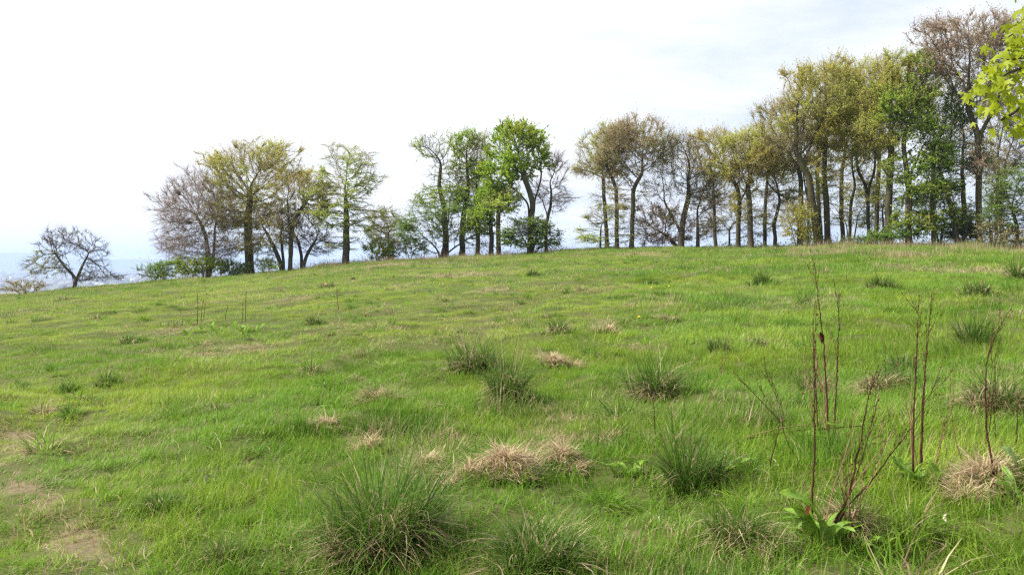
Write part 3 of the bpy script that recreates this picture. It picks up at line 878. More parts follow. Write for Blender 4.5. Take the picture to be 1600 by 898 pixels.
T('sparse green understorey tree behind the mossy trunk and the straight brown one', 1140, 9, 0.12, [[(1140, 350)]],
  [(1140, 335, 40, 36), (1185, 350, 30, 26)], 'sparse', 0.9, 0.9, seed=42, group=G3, layered=True)
T('hazel-like sapling of thin stems at the foot of the thick curved trunk', 1245, -0.5, 0.09, [[(1235, 350)], [(1248, 340)], [(1258, 355)]],
  [(1245, 345, 22, 34), (1262, 365, 16, 16)], 'olive', 0.8, 1.2, seed=43, group=G3, dens=1.4, twigm=M_TWIG_B)
T('sparse leafy tree behind the thin crooked tree in the bright gap', 1330, 16, 0.13, [[(1322, 340)], [(1340, 335)]],
  [(1312, 325, 32, 34), (1350, 330, 32, 34)], 'sparse', 0.9, 1.0, seed=44, group=G3, layered=True)
T('sparse leafy tree behind the forked slender tree near the two thick trunks', 1384, 15, 0.14, [[(1380, 330)]],
  [(1378, 320, 32, 42)], 'dark', 0.8, 1.0, seed=45, group=G3, layered=True)
T('dark leafy tree between the slender upright tree and the tallest trunk', 1548, 8, 0.18, [[(1548, 340)]],
  [(1545, 330, 26, 34), (1520, 350, 26, 24)], 'dark', 0.6, 1.0, seed=46, group=G3, layered=True, lsize=0.14)
T('olive tree standing farther back, filling the canopy between the mossy trunk and arching-limbed tree', 1195, 10, 0.22, [[(1196, 340), (1198, 290)]],
  [(1190, 225, 38, 36), (1215, 260, 30, 36)], 'olive', 0.60, 1.0, seed=71, group=G3, twigm=M_TWIG_B)
T('pale olive tree farther back between the curved trunk and the forked slender tree', 1318, 14, 0.26, [[(1316, 330), (1318, 260)]],
  [(1325, 160, 46, 44), (1340, 215, 40, 34)], 'olive', 0.66, 1.0, seed=72, group=G3, twigm=M_TWIG_B)
T('olive tree farther back whose crown closes the gap left of the thick dark trunks', 1368, 12, 0.26, [[(1369, 330), (1372, 260)]],
  [(1368, 135, 46, 46), (1380, 200, 46, 34)], 'olive', 0.66, 1.0, seed=73, group=G3, twigm=M_TWIG_B)
T('tall yellow-green tree farther back between the leaf-clothed trunk and tallest tree', 1460, 12, 0.26, [[(1458, 330), (1462, 240)]],
  [(1470, 150, 40, 50), (1480, 210, 40, 40)], 'mixed', 0.54, 1.0, seed=74, group=G3, twigm=M_TWIG_B)
T('brown-twigged tree farther back, closing the gap right of the low-forked bowl-shaped tree', 1118, 9, 0.2, [[(1117, 340), (1116, 300)]],
  [(1115, 250, 36, 36), (1130, 295, 30, 28)], 'brown', 0.42, 1.2, seed=75, group=G3, twigm=M_TWIG_B)
T('slender pole-like trunk farther back left of the thick curved trunk', 1262, 11, 0.16, [[(1262, 320), (1259, 260)]],
  [(1250, 220, 34, 40)], 'olive', 0.54, 1.0, seed=76, group=G3, twigm=M_TWIG_B)
T('slender trunk farther back right of the tallest thick trunk, in the shade', 1556, 9, 0.18, [[(1557, 320), (1560, 250)]],
  [(1565, 170, 34, 50), (1550, 250, 30, 40)], 'sparse', 0.48, 1.0, seed=77, group=G3, twigm=M_TWIG_B)
# bushes
B = dict(name='bush', cat='bush', dens=1.6, lift=0.3, tlen=0.5)
GB = 'bushes along the ridge'
T('low brownish bush at the far left edge beside the lone gnarled tree', 45, 0, 0.07, [[(38, 455)], [(55, 455)], [(25, 458)]], [(40, 451, 36, 13), (20, 457, 22, 8)], 'brown', 1.1, 1.0, seed=50, group=GB, **B)
T('brownish green bush at the left foot of the pale leafless tree', 240, 2, 0.07, [[(232, 425)], [(248, 425)]], [(240, 424, 24, 15), (262, 420, 20, 14)], 'dark', 0.9, 1.1, seed=51, group=GB, **B)
T('fresh green bush around the foot of the pale leafless tree', 315, -0.5, 0.07, [[(300, 420)], [(322, 415)]], [(300, 418, 24, 16), (324, 415, 18, 18)], 'maple', 0.9, 1.0, seed=52, group=GB, **B)
T('dark rounded bush between the pale leafless tree and the tall olive tree', 362, 1, 0.07, [[(355, 415)], [(370, 415)]], [(362, 418, 24, 13)], 'dark', 1.5, 1.0, seed=53, group=GB, **B)
T('small green bush right of the tall olive tree', 412, 0, 0.06, [[(410, 415)]], [(412, 413, 17, 11)], 'maple', 0.9, 1.0, seed=54, group=GB, **B)
T('round green bush right of the light green tiered tree', 590, 1, 0.07, [[(585, 395)], [(596, 392)]], [(590, 390, 22, 16), (610, 398, 16, 9)], 'mixed', 0.9, 1.0, seed=55, group=GB, **B)
T('brown scrub at the left foot of the middle group', 640, 3, 0.06, [[(636, 390)], [(648, 388)]], [(645, 388, 24, 16)], 'sparse', 0.5, 1.3, seed=56, group=GB, **B)
T('low dark bramble mound under the forked slender tree', 1348, 0, 0.06, [[(1338, 378)], [(1358, 376)]], [(1348, 376, 30, 8), (1325, 380, 22, 5)], 'dark', 1.6, 1.0, seed=57, group=GB, **B)
T('dark bush at the foot of the thick dark trunk', 1392, -1, 0.07, [[(1385, 365)], [(1400, 362)]], [(1392, 366, 26, 11)], 'dark', 1.5, 1.0, seed=58, group=GB, **B)
T('dark bush behind the foot of the slender upright tree', 1505, 5, 0.07, [[(1498, 365)], [(1512, 362)]], [(1505, 362, 30, 16)], 'dark', 1.6, 1.0, seed=59, group=GB, **B)
T('brownish green bush at the foot of the tallest tree', 1552, -2, 0.07, [[(1545, 362)], [(1560, 360)]], [(1555, 362, 30, 20), (1590, 370, 26, 14)], 'brown', 1.4, 1.0, seed=60, group=GB, **B)
#TREES_END
# ------------------------------------------------------------------ meadow grass (uncountable: stuff)
def px_of(x, y): return CX + F * x / np.maximum(y, 0.5)

def clump_source(n, rad, lo, hi, w, nseg, spread=1.0):
    az = RNG.normal(0, 1.1 * spread, n)
    r = rad * np.sqrt(RNG.uniform(0, 1, n)); a = RNG.uniform(0, 2 * PI, n)
    base = np.stack([r * np.cos(a), r * np.sin(a), np.full(n, -0.015)], -1)
    L = RNG.uniform(lo, hi, n) * RNG.choice([1, 1, 1, 0.6], n)
    return ribbons(base, az, L, RNG.uniform(0.0, 0.55, n), RNG.uniform(0.1, 1.7, n), w * RNG.uniform(0.7, 1.25, n), nseg,
                   RNG.uniform(0, 1, n), RNG.uniform(0, 1, n), RNG.normal(0, 0.4, n))

def grass_field(name, label, sources, pts, rot, scl, icol):
    vs_, qs, at, src = [], [], [], []
    off = 0
    for k, (v, q, a) in enumerate(sources):
        vs_.append(v); qs.append(q + off); at.append(a); src.append(np.full(len(v), k)); off += len(v)
    npts = len(pts)
    v = np.concatenate(vs_ + [pts]); q = np.concatenate(qs)
    ns = off
    A = np.concatenate(at + [np.zeros((npts, 3))])
    S = np.concatenate(src + [np.full(npts, -1)])
    pad = lambda arr: np.concatenate([np.zeros((ns, 3)), arr])
    idx = np.concatenate([np.zeros(ns, int), RNG.integers(0, len(sources), npts)])
    me = mesh_np(name, v, q, np.zeros((0, 3), int), {'tint': A, 'src': S.astype(np.int32), 'rot': pad(rot), 'scl': pad(scl), 'icol': pad(icol), 'pick': idx.astype(np.int32)})
    me.materials.append(M_GRASS)
    o = bpy.data.objects.new(name, me); COL.objects.link(o)
    o['kind'] = 'stuff'; o['label'] = label
    g = bpy.data.node_groups.new(name + " scatter", 'GeometryNodeTree')
    g.interface.new_socket('Geometry', in_out='INPUT', socket_type='NodeSocketGeometry')
    g.interface.new_socket('Geometry', in_out='OUTPUT', socket_type='NodeSocketGeometry')
    N, Lk = g.nodes, g.links
    gi = N.new('NodeGroupInput'); go = N.new('NodeGroupOutput')
    def named(nm, t):
        x = N.new('GeometryNodeInputNamedAttribute'); x.data_type = t; x.inputs['Name'].default_value = nm
        return x.outputs['Attribute']
    srcA = named('src', 'INT')
    def sepn(k):
        c = N.new('FunctionNodeCompare'); c.data_type = 'INT'; c.operation = 'EQUAL'
        Lk.new(srcA, [s for s in c.inputs if s.name == 'A' and s.type == 'INT'][0])
        [s for s in c.inputs if s.name == 'B' and s.type == 'INT'][0].default_value = k
        s = N.new('GeometryNodeSeparateGeometry'); s.domain = 'POINT'
        Lk.new(gi.outputs[0], s.inputs['Geometry']); Lk.new(c.outputs[0], s.inputs['Selection'])
        return s.outputs['Selection']
    jn = N.new('GeometryNodeJoinGeometry')
    for k in range(len(sources)):
        ti = N.new('GeometryNodeGeometryToInstance'); Lk.new(sepn(k), ti.inputs[0]); Lk.new(ti.outputs[0], jn.inputs[0])
    iop = N.new('GeometryNodeInstanceOnPoints')
    Lk.new(sepn(-1), iop.inputs['Points']); Lk.new(jn.outputs[0], iop.inputs['Instance'])
    iop.inputs['Pick Instance'].default_value = True
    Lk.new(named('pick', 'INT'), iop.inputs['Instance Index'])
    Lk.new(named('rot', 'FLOAT_VECTOR'), iop.inputs['Rotation'])
    Lk.new(named('scl', 'FLOAT_VECTOR'), iop.inputs['Scale'])
    Lk.new(iop.outputs[0], go.inputs[0])
    md = o.modifiers.new("scatter", 'NODES'); md.node_group = g
    return o

# straw-coloured patches lying in the turf: photo px centre and half sizes
STRAW = [(575, 690, 40, 9), (510, 662, 24, 6), (655, 725, 38, 10), (870, 700, 40, 8), (950, 690, 30, 8), (875, 570, 34, 6), (1000, 548, 46, 4), (870, 516, 26, 5),
         (950, 516, 16, 4), (1045, 497, 20, 3), (990, 480, 26, 4), (1185, 535, 18, 6), (1240, 437, 20, 2), (1155, 480, 10, 2), (1050, 420, 22, 1.5), (1110, 421, 16, 1.5),
         (720, 432, 60, 2), (900, 455, 20, 1.5), (770, 460, 40, 1.5), (340, 556, 60, 3), (450, 470, 30, 2), (1290, 610, 40, 6), (1380, 600, 34, 8), (1420, 400, 60, 3), (1300, 395, 70, 3), (1540, 425, 40, 5),
         (600, 415, 110, 3), (1000, 399, 50, 1.5), (1400, 420, 30, 3), (270, 520, 40, 3), (830, 680, 30, 5), (700, 690, 30, 5), (560, 590, 20, 4), (920, 655, 40, 4), (1060, 700, 30, 5)]
SW = []
for px, py, hx, hy in STRAW:
    c = ground_at(px, py); a = ground_at(px + hx, py); b = ground_at(px, py + hy)
    SW.append((c[0], c[1], abs(a[0] - c[0]) + 0.05, max(abs(b[1] - c[1]), 0.2)))

def straw_mask(x, y):
    m = np.zeros_like(x)
    j = 1.1 * (fbm(x * 1.6, y * 1.6, 51) - 0.5)
    for cx, cy_, rx, ry in SW:
        d = np.sqrt(((x - cx) / rx) ** 2 + ((y - cy_) / ry) ** 2) + j
        m = np.maximum(m, np.clip(1.25 - d, 0, 1))
    return m

def sector(r0, r1, dens, half=37):
    area = (r1 * r1 - r0 * r0) * math.radians(half)
    n = int(area * dens)
    r = np.sqrt(RNG.uniform(r0 * r0, r1 * r1, n)); a = RNG.uniform(-1, 1, n) * math.radians(half)
    x = r * np.sin(a); y = r * np.cos(a)
    return x, y

def sm(v, a, b): 
    t = np.clip((v - a) / (b - a), 0, 1); return t * t * (3 - 2 * t)

def field_props(x, y):
    px = px_of(x, y)
    short = sm(y, 11, 22) * (1 - sm(px, 820, 1150)) * (1 - sm(y, 62, 90))
    short = np.maximum(short, 0.75 * (1 - sm(px, 60, 420)) * (1 - sm(y, 60, 90)))
    n1 = fbm(x / 2.3, y / 2.3, 61); n2 = fbm(x / 0.75, y / 0.75, 62, 3); n3 = fbm(x / 9, y / 9, 63)
    short = np.clip(short + (n3 - 0.5) * 0.8, 0, 1)
    n4 = fbm(x / 0.33, y / 0.33, 66, 2)
    H = (0.88 - 0.56 * short) * (0.42 + 0.85 * n2 + 0.35 * n4) * (0.65 + 0.7 * n1)
    H = H * (1 + 0.6 * sm(y, 84, 96))
    H = H * (1 + 0.35 * sm(px, 1000, 1250) * (1 - sm(y, 9, 16)))
    lump = np.clip((n2 - 0.60) * 6, 0, 1) * np.clip((fbm(x / 1.9, y / 1.9, 71) - 0.47) * 6, 0, 1)
    H = H * (1 + 0.75 * lump)
    yel = np.clip(0.20 + 0.45 * short + (n1 - 0.5) * 2.2 + (n3 - 0.5) * 1.5 + (n4 - 0.5) * 0.5 + RNG.uniform(-.15, .15, len(x)), 0, 1)
    deep = np.clip(lump * 0.9 + (0.47 - n3) * 1.6 * (1 - 0.7 * short) + (0.42 - n4) * 1.2 + RNG.uniform(-.1, .1, len(x)), 0, 1)
    yel = yel * (1 - 0.8 * lump)
    st = straw_mask(x, y)
    thatch = np.clip((fbm(x / 1.1 + 40, y / 1.1, 81) - 0.53) * 7, 0, 1) * np.clip((fbm(x / 6, y / 6, 83) - 0.38) * 5, 0.15, 1)
    thatch = thatch * (0.35 + 0.65 * sm(y, 7, 13))
    dry = np.clip(0.035 + 0.05 * short + 0.45 * thatch + 0.85 * st + 0.22 * sm(y, 60, 95) * np.clip((n1 - 0.35) * 4, 0, 1), 0, 1)
    return H, yel, deep, dry, st, n1

def make_field(name, label, r0, r1, dens, srcs, wide=1.0, minh=0.0):
    x, y = sector(r0, r1, dens)
    b = bare_mask(x, y)
    cl = np.zeros_like(x)
    for gx, gy, gr in CLEAR:
        cl = np.maximum(cl, np.clip((gr * 1.25 - np.hypot(x - gx, y - gy)) / (0.35 * gr), 0, 1))
    D, _ = ridge(px_of(x, y))
    keep = (RNG.uniform(0, 1, len(x)) > b * 0.68) & (y < D + 12)
    x, y = x[keep], y[keep]; b = b[keep]; cl = cl[keep]
    H, yel, deep, dry, st, n1 = field_props(x, y)
    H = H * (1 - 0.65 * b) * (1 - 0.35 * st) * (1 - 0.15 * cl)
    H = np.maximum(H, max(minh, 0.28))
    n = len(x)
    z = terrain(x, y)
    wind = 2 * PI * fbm(x / 3.5, y / 3.5, 91) * 1.6 + RNG.normal(0, 0.8, n)
    tilt = st * 0.7
    rot = np.stack([RNG.normal(0, 0.12, n) + tilt * RNG.normal(0, 0.5, n), RNG.normal(0.05, 0.12, n) + tilt * 0.6, wind], -1)
    f = RNG.uniform(0.8, 1.2, n)
    sxy = wide * (0.75 + 0.25 * H) * f
    scl = np.stack([sxy, sxy, H * RNG.uniform(0.8, 1.25, n)], -1)
    dry = np.clip(dry + 0.7 * b, 0, 1)
    icol = np.stack([yel, dry, deep], -1)
    return grass_field(name, label, srcs, np.stack([x, y, z], -1), rot, scl, icol)

CLEAR = []
# ------------------------------------------------------------------ tussocks: countable, each a thing
M_STRAW_STEM = plain("straw stem", (0.42, 0.31, 0.17), 0.7, 0.3, (0.30, 0.20, 0.10))

def tussock(px, py, wpx, hpx, dry, n, label, name='grass_tussock', cat='grass tuft', group='tussocks in the meadow', seeds=0, lean=0.0, upright=0.5, mat=False, cushion=1.0):
    g = ground_at(px, py); Y = g[1]; s = Y / F
    R = 0.5 * wpx * s; H = hpx * s * (0.8 if wpx < 180 else 1.0)
    g[2] = float(terrain(g[0], g[1]))
    CLEAR.append((g[0], g[1], R * (1.0 if dry > 0.25 else 0.6)))
    root = thing(name, label, cat, g, group)
    wd = max(0.0062, 0.00080 * Y)
    n = int(n)
    ns_ = 2 + int(RNG.integers(1, 4))
    subs = np.zeros((ns_, 3)); subs[0] = (0, 0, 1)
    for k in range(1, ns_):
        aa = RNG.uniform(0, 2 * PI); dd = R * RNG.uniform(0.3, 0.75) * (1.5 if mat else 1)
        subs[k] = (dd * math.cos(aa) * 1.15, dd * math.sin(aa), RNG.uniform(0.4, 0.8))
    def blades(m, kind, partname, th_lo, th_hi, c_lo, c_hi, l_lo, l_hi, brad, wmul=1.0, z0=0.0):
        if m < 4: return
        az = RNG.uniform(0, 2 * PI, m)
        pick = np.where(RNG.uniform(0, 1, m) < 0.5, 0, RNG.integers(0, len(subs), m)); sc_ = subs[pick, 2]
        r = brad * R * np.sqrt(RNG.uniform(0, 1, m)) * sc_; a = az + RNG.normal(0, 0.6, m)
        bx_, by_ = r * np.cos(a) + subs[pick, 0], r * np.sin(a) + subs[pick, 1]
        base = np.stack([bx_, by_, terrain(g[0] + bx_, g[1] + by_) - g[2] - 0.02 + z0 * sc_ * (1 - (r / (brad * R)) ** 2)], -1)
        th = RNG.uniform(th_lo, th_hi, m) * (0.35 + 0.65 * (r / (brad * R)))
        L = RNG.uniform(l_lo, l_hi, m) * (0.45 + 0.55 * sc_)
        # a lean to one side
        azl = np.arctan2(np.sin(az), np.cos(az) + lean)
        v, q, at = ribbons(base, azl, L, th, RNG.uniform(c_lo, c_hi, m), wd * wmul * RNG.uniform(0.7, 1.3, m), 5 if Y < 16 else 3,
                           RNG.uniform(0.25 if mat else 0.0, 1, m), np.full(m, float(kind)) if kind in (0, 1) else (RNG.uniform(0, 1, m) < kind).astype(float), RNG.normal(0, 0.5, m), zmin=0.0)
        mb = MB(); mb.add(v, q, None, at)
        mb.build(partname, M_TUFT, root, smooth=False)
    if mat:
        blades(int(n * 1.5), 1, 'dead_blades', 0.8, 1.8, 0.3, 2.2, 0.4 * R, 1.15 * R, 0.7, wmul=1.2, z0=0.8 * H)
        blades(int(n * 0.2), 0, 'green_blades', 0.1, 1.1, 0.2, 1.2, 0.5 * H + 0.03, 1.1 * H + 0.06, 0.95)
    else:
        ng = int(n * (1 - dry)); nd = n - ng
        blades(ng, 0.08, 'green_blades', 0.02, 0.95 - 0.5 * upright, 0.15, 2.4 - 1.3 * upright, 0.6 * H, 1.55 * H, 0.42, wmul=1.15, z0=0.12 * H)
        blades(nd, 1, 'dead_blades', 0.8, 1.5, 1.0, 2.1, 0.7 * R, 1.35 * R, 0.5, z0=0.42 * H)
    # fresh grass crowding its foot
    m = int(n * 0.45); aa = RNG.uniform(0, 2 * PI, m); rr = R * RNG.uniform(0.55, 1.35, m)
    bx_, by_ = rr * np.cos(aa), rr * np.sin(aa)
    base = np.stack([bx_, by_, terrain(g[0] + bx_, g[1] + by_) - g[2] - 0.02], -1)
    v, q, at = ribbons(base, RNG.uniform(0, 2 * PI, m), RNG.uniform(0.10, 0.22, m) * (1 if Y < 25 else 1.3), RNG.uniform(0, .6, m), RNG.uniform(0.2, 1.4, m),
                       wd * RNG.uniform(0.7, 1.2, m), 4, RNG.uniform(0.35, 1, m) ** 0.6, np.zeros(m))
    mb = MB(); mb.add(v, q, None, at)
    mb.build('foot_grass', M_TUFTL, root, smooth=False)
    if seeds:
        az = RNG.uniform(0, 2 * PI, seeds)
        base = np.stack([0.3 * R * np.cos(az), 0.3 * R * np.sin(az), np.zeros(seeds)], -1)
        v, q, at = ribbons(base, az, RNG.uniform(1.3, 2.1, seeds) * H, RNG.uniform(0, .25, seeds), RNG.uniform(0, 0.35, seeds), np.full(seeds, wd * 0.55), 4,
                           RNG.uniform(0, 1, seeds), np.ones(seeds))
        mb = MB(); mb.add(v, q, None, at)
        mb.build('seed_stems', M_TUFT, root, smooth=False)
    return root

K = tussock
#TUFTS
K(600, 878, 205, 158, 0.36, 2100, "largest tussock, tall arching dark green blades over a straw skirt, bottom centre-left", lean=0.25, upright=0.25)
K(795, 628, 90, 88, 0.42, 900, "dark shaggy tussock with brown straw heart and thin seed stems in the centre", seeds=26)
K(742, 582, 84, 66, 0.30, 650, "grey-green tussock with tall wispy stems just behind the dark central one", seeds=34)
K(1030, 625, 92, 88, 0.40, 850, "rounded tussock, blue-green top over straw base, right of the dark central one", seeds=4)
K(1075, 768, 110, 110, 0.15, 750, "bright green tussock with dark hollow base, right of the straw heap", upright=0.7)
K(1150, 858, 150, 92, 0.50, 1100, "tussock with wide mat of bleached blades beside the dock plant base")
K(1325, 836, 110, 86, 0.8, 900, "straw-coloured tussock behind the foot of the dark dock stalks")
K(1540, 765, 130, 60, 0.80, 800, "heap of bleached straw at the right around a dark thin stalk", mat=True)
K(1560, 640, 140, 74, 0.50, 1000, "wide tussock at the right edge with grey-green top and straw skirt")
K(1519, 552, 76, 66, 0.12, 600, "upright blue-green tussock above the wide one at the right edge", upright=0.9, seeds=8)
K(1380, 612, 90, 46, 0.65, 650, "straw tussock behind the second bunch of dead dock stalks")
K(1270, 625, 80, 58, 0.55, 600, "pale wispy tussock behind the tallest dead stalks", seeds=10)
K(1378, 452, 44, 30, 0.30, 320, "conical dark tuft in the upper right field")
K(1190, 446, 42, 22, 0.02, 300, "blue-green tuft in the upper field left of the tallest dead stalks", upright=0.9)
K(1128, 468, 30, 14, 0.10, 200, "small green tuft below and left of the blue-green tuft")
K(1530, 462, 60, 30, 0.20, 320, "green tuft with straw edge near the right side below the ridge")
K(1120, 556, 46, 34, 0.05, 350, "fresh green tuft right of the rounded blue-green tussock", upright=0.8)
K(490, 590, 56, 36, 0.60, 420, "brown shaggy tuft left of centre, above the small dock leaves")
K(590, 630, 78, 46, 0.85, 600, "domed straw tussock left of the dark central one", name='straw_tussock')
K(675, 640, 50, 24, 0.60, 260, "thin pale tuft trailing right of the domed straw tussock")
K(510, 672, 58, 22, 0.70, 300, "low brown tuft below the small dock leaves", mat=True)
K(790, 740, 104, 52, 0.85, 900, "bleached straw heap in the middle foreground", mat=True, name='straw_heap')
K(878, 730, 72, 38, 0.85, 600, "brown straw heap right of the bleached one", mat=True, name='straw_heap')
K(733, 756, 76, 46, 0.60, 380, "dark matted tuft on the left of the bleached straw heap", mat=True)
K(662, 742, 74, 40, 0.85, 460, "straw heap just right of the top of the largest tussock", mat=True, name='straw_heap')
K(578, 705, 56, 30, 0.85, 400, "tangled straw heap behind the left shoulder of the largest tussock", mat=True, name='straw_heap')
K(345, 880, 90, 52, 0.40, 650, "brown-hearted green tuft left of the largest tussock at the bottom")
K(250, 800, 90, 40, 0.05, 520, "low dark green tuft in the lower left", upright=0.3)
K(335, 645, 72, 22, 0.10, 420, "flat dark green tuft in the left middle of the field", upright=0.2)
K(105, 612, 36, 20, 0.10, 260, "dark green tuft, left one of a pair in the left of the field", upright=0.5)
K(168, 600, 36, 22, 0.15, 260, "dark green tuft, right one of a pair in the left of the field", upright=0.5)
K(150, 500, 30, 9, 0.40, 160, "small flat brownish tuft below the ridge on the left")
K(100, 470, 24, 12, 0.60, 140, "brown tuft on the slope below the lone gnarled tree")
K(490, 506, 34, 16, 0.25, 220, "small tuft with curled pale blades in the left middle distance", seeds=3)
K(508, 450, 22, 13, 0.80, 160, "small brown tuft below the low dark spreading tree")
K(832, 432, 22, 14, 0.10, 180, "small green tuft on the rise below the big round maple")
K(886, 461, 16, 14, 0.70, 140, "tiny dark brown tuft right of centre in the upper field", upright=0.9)
K(865, 572, 56, 24, 0.85, 360, "straw tuft right of the wispy grey-green tussock", mat=True)
K(872, 522, 50, 30, 0.60, 340, "pale brush-like tuft with straw base in the middle distance", upright=0.9)
K(952, 520, 34, 14, 0.85, 220, "small straw tuft right of the pale brush-like one", mat=True)
K(1045, 502, 40, 16, 0.60, 240, "small half-straw tuft upper right of the rounded blue-green tussock")
K(1185, 542, 34, 20, 0.60, 240, "straw-footed small tuft right of the fresh green tuft")
K(1020, 446, 26, 10, 0.10, 160, "low green tuft in the upper field right of the tiny dark brown one")
K(1285, 430, 32, 14, 0.60, 180, "brown tuft in the upper field behind the tallest dead stalks")
K(840, 890, 220, 80, 0.12, 1200, "sprawling tuft of long pale green blades at the bottom centre", upright=0.4)
K(1410, 585, 60, 44, 0.20, 380, "grey-green tuft beside the second bunch of dead dock stalks")
K(1590, 440, 40, 40, 0.40, 260, "shaggy brown tuft at the right edge below the ridge")
K(275, 510, 40, 10, 0.30, 220, "brownish low tuft beside the small dock patch on the left")
K(200, 535, 50, 14, 0.15, 240, "dark flat tuft below and left of the small dock patch")

# ------------------------------------------------------------------ dry stems along the ridge (stuff)
def stem_band(name, label, spans, n, h, straw, seed):
    rg = np.random.default_rng(seed)
    px = rg.choice(len(spans), n, p=np.array([s[4] for s in spans], float) / sum(s[4] for s in spans))
    sp = np.array([s[:4] for s in spans])[px]
    u = sp[:, 0] + (sp[:, 1] - sp[:, 0]) * rg.uniform(0, 1, n)
    Yd = sp[:, 2] + (sp[:, 3] - sp[:, 2]) * rg.uniform(0, 1, n)
    # gathered in clumps
    u = u + 0; D, _ = ridge(u); Y = D * Yd
    x = (u - CX) / F * Y
    keep = fbm(x / 1.6, Y / 1.6, seed) + 0.25 * (fbm(x / 6, Y / 6, seed + 3) - 0.5) > 0.49
    x, Y = x[keep], Y[keep]; n = len(x)
    base = np.stack([x, Y, terrain(x, Y)], -1)
    w = np.full(n, 0.014 if straw else 0.016)
    v, q, at = ribbons(base, rg.uniform(0, 2 * PI, n), rg.uniform(0.45, 1.0, n) * h, rg.uniform(0, .25, n), rg.uniform(0, .5, n), w, 3, rg.uniform(0, 1, n), np.ones(n))
    mb = MB(); mb.add(v, q, None, at)
    o = mb.build(name, M_TUFT if straw else M_DEADSTEM, None, smooth=False)
    o['kind'] = 'stuff'; o['label'] = label
M_DEADSTEM = plain("dead reddish stem", (0.21, 0.115, 0.080), 0.9, 0.1, (0.30, 0.19, 0.13), 2)
stem_band("dry_grass_stems", "tall straw-coloured seeding grass along the right half of the ridge",
          [(1230, 1340, 0.66, 0.98, 3), (1340, 1480, 0.62, 0.98, 3), (1480, 1640, 0.66, 1.0, 3), (1100, 1240, 0.9, 1.0, 0.6), (1260, 1640, 0.9, 1.02, 4)], 6500, 0.85, True, 301)
stem_band("dry_grass_stems", "pale pinkish dead grass on the ridge left of and below the middle group",
          [(490, 640, 0.93, 1.03, 4), (640, 800, 0.9, 1.02, 3), (250, 490, 0.97, 1.02, 1), (820, 1000, 0.96, 1.02, 1)], 6500, 0.8, True, 302)
stem_band("dead_herb_stems", "dead reddish-brown herb stems standing on the ridge between the groups",
          [(485, 620, 0.96, 1.04, 4), (620, 770, 0.9, 1.02, 3), (180, 250, 0.98, 1.02, 0.6)], 900, 1.3, False, 303)

# ------------------------------------------------------------------ dock plants, dead stalks
def dock_material():
    m, n, l = mat_new("dock leaf")
    a = attr(n, 'tint'); s = n.new("ShaderNodeSeparateXYZ"); l.new(a.outputs['Vector'], s.inputs[0])
    t = n.new("ShaderNodeTexCoord")
    f = noise(n, l, 24, 5, t.outputs['Object'])
    col = mixc(n, l, rng(n, l, f, 0.38, 0.62), (0.140, 0.285, 0.020), (0.240, 0.390, 0.036))
    col = mixc(n, l, s.outputs[2], col, (0.30, 0.42, 0.20))          # pale glaucous leaves
    spots = noise(n, l, 60, 2, t.outputs['Object'])
    col = mixc(n, l, rng(n, l, spots, 0.60, 0.65, 0, 0.85), col, (0.11, 0.04, 0.02))
    col = mixc(n, l, rng(n, l, s.outputs[0], 0.86, 0.97, 0, 0.7), col, (0.32, 0.38, 0.14))
    leafy_out(n, l, col, 0.42, 0.5, 0.22)
    return m
M_DOCK = dock_material()
M_STALK = plain("dead dock stalk", (0.040, 0.016, 0.011), 0.9, 0.08, (0.075, 0.032, 0.020), 14)
M_STALK2 = plain("pale dead stalk", (0.26, 0.155, 0.085), 0.8, 0.2, (0.17, 0.09, 0.055), 14)
M_SEED = plain("dry dock seed", (0.12, 0.050, 0.028), 0.85, 0.2)
M_REDLEAF = plain("red withered leaf", (0.42, 0.07, 0.035), 0.7, 0.2, (0.36, 0.17, 0.09), 30)
M_PALELEAF = plain("bleached leaf", (0.46, 0.42, 0.35), 0.7, 0.2, (0.42, 0.36, 0.28), 25)
M_BROWNLEAF = plain("brown dead leaf", (0.30, 0.16, 0.09), 0.7, 0.2, (0.18, 0.09, 0.05), 25)

def leaf_mesh(mb, b, t, width, arch=0.12, pale=0.0, fold=0.25, wav=0.06, roll=0.0, origin=(0, 0, 0)):
    b = np.array(b, float); t = np.array(t, float); ax = t - b; L = np.linalg.norm(ax); ax = ax / L
    up = np.array([0, 0, 1.0]); side = np.cross(ax, up)
    if np.linalg.norm(side) < 0.2: side = np.array([1.0, 0, 0])
    side = side / np.linalg.norm(side); nn = np.cross(side, ax)
    c, s_ = math.cos(roll), math.sin(roll)
    side, nn = side * c + nn * s_, nn * c - side * s_
    nu, nv = 12, 6
    V = []; A = []
    ph = RNG.uniform(0, 6.3)
    for i in range(nu + 1):
        s = i / nu
        ws = width * 0.5 * (math.sin(PI * min(1, s ** 0.8)) ** 0.65) * (1 - 0.25 * s) + 0.002
        if s < 0.12: ws = 0.004 + ws * s / 0.12 * 0.8
        for j in range(nv + 1):
            q = j / nv * 2 - 1
            p = b + ax * (L * s) + nn * (arch * L * math.sin(PI * s)) + side * (q * ws) + nn * (abs(q) * ws * fold + wav * width * abs(q) * math.sin(11 * s + ph + q * 2))
            V.append(p); A.append((1 - abs(q), s, pale))
    q = []
    for i in range(nu):
        for j in range(nv):
            a = i * (nv + 1) + j; q.append((a, a + 1, a + nv + 2, a + nv + 1))
    mb.add(np.array(V) - np.asarray(origin)[None], q, None, A)

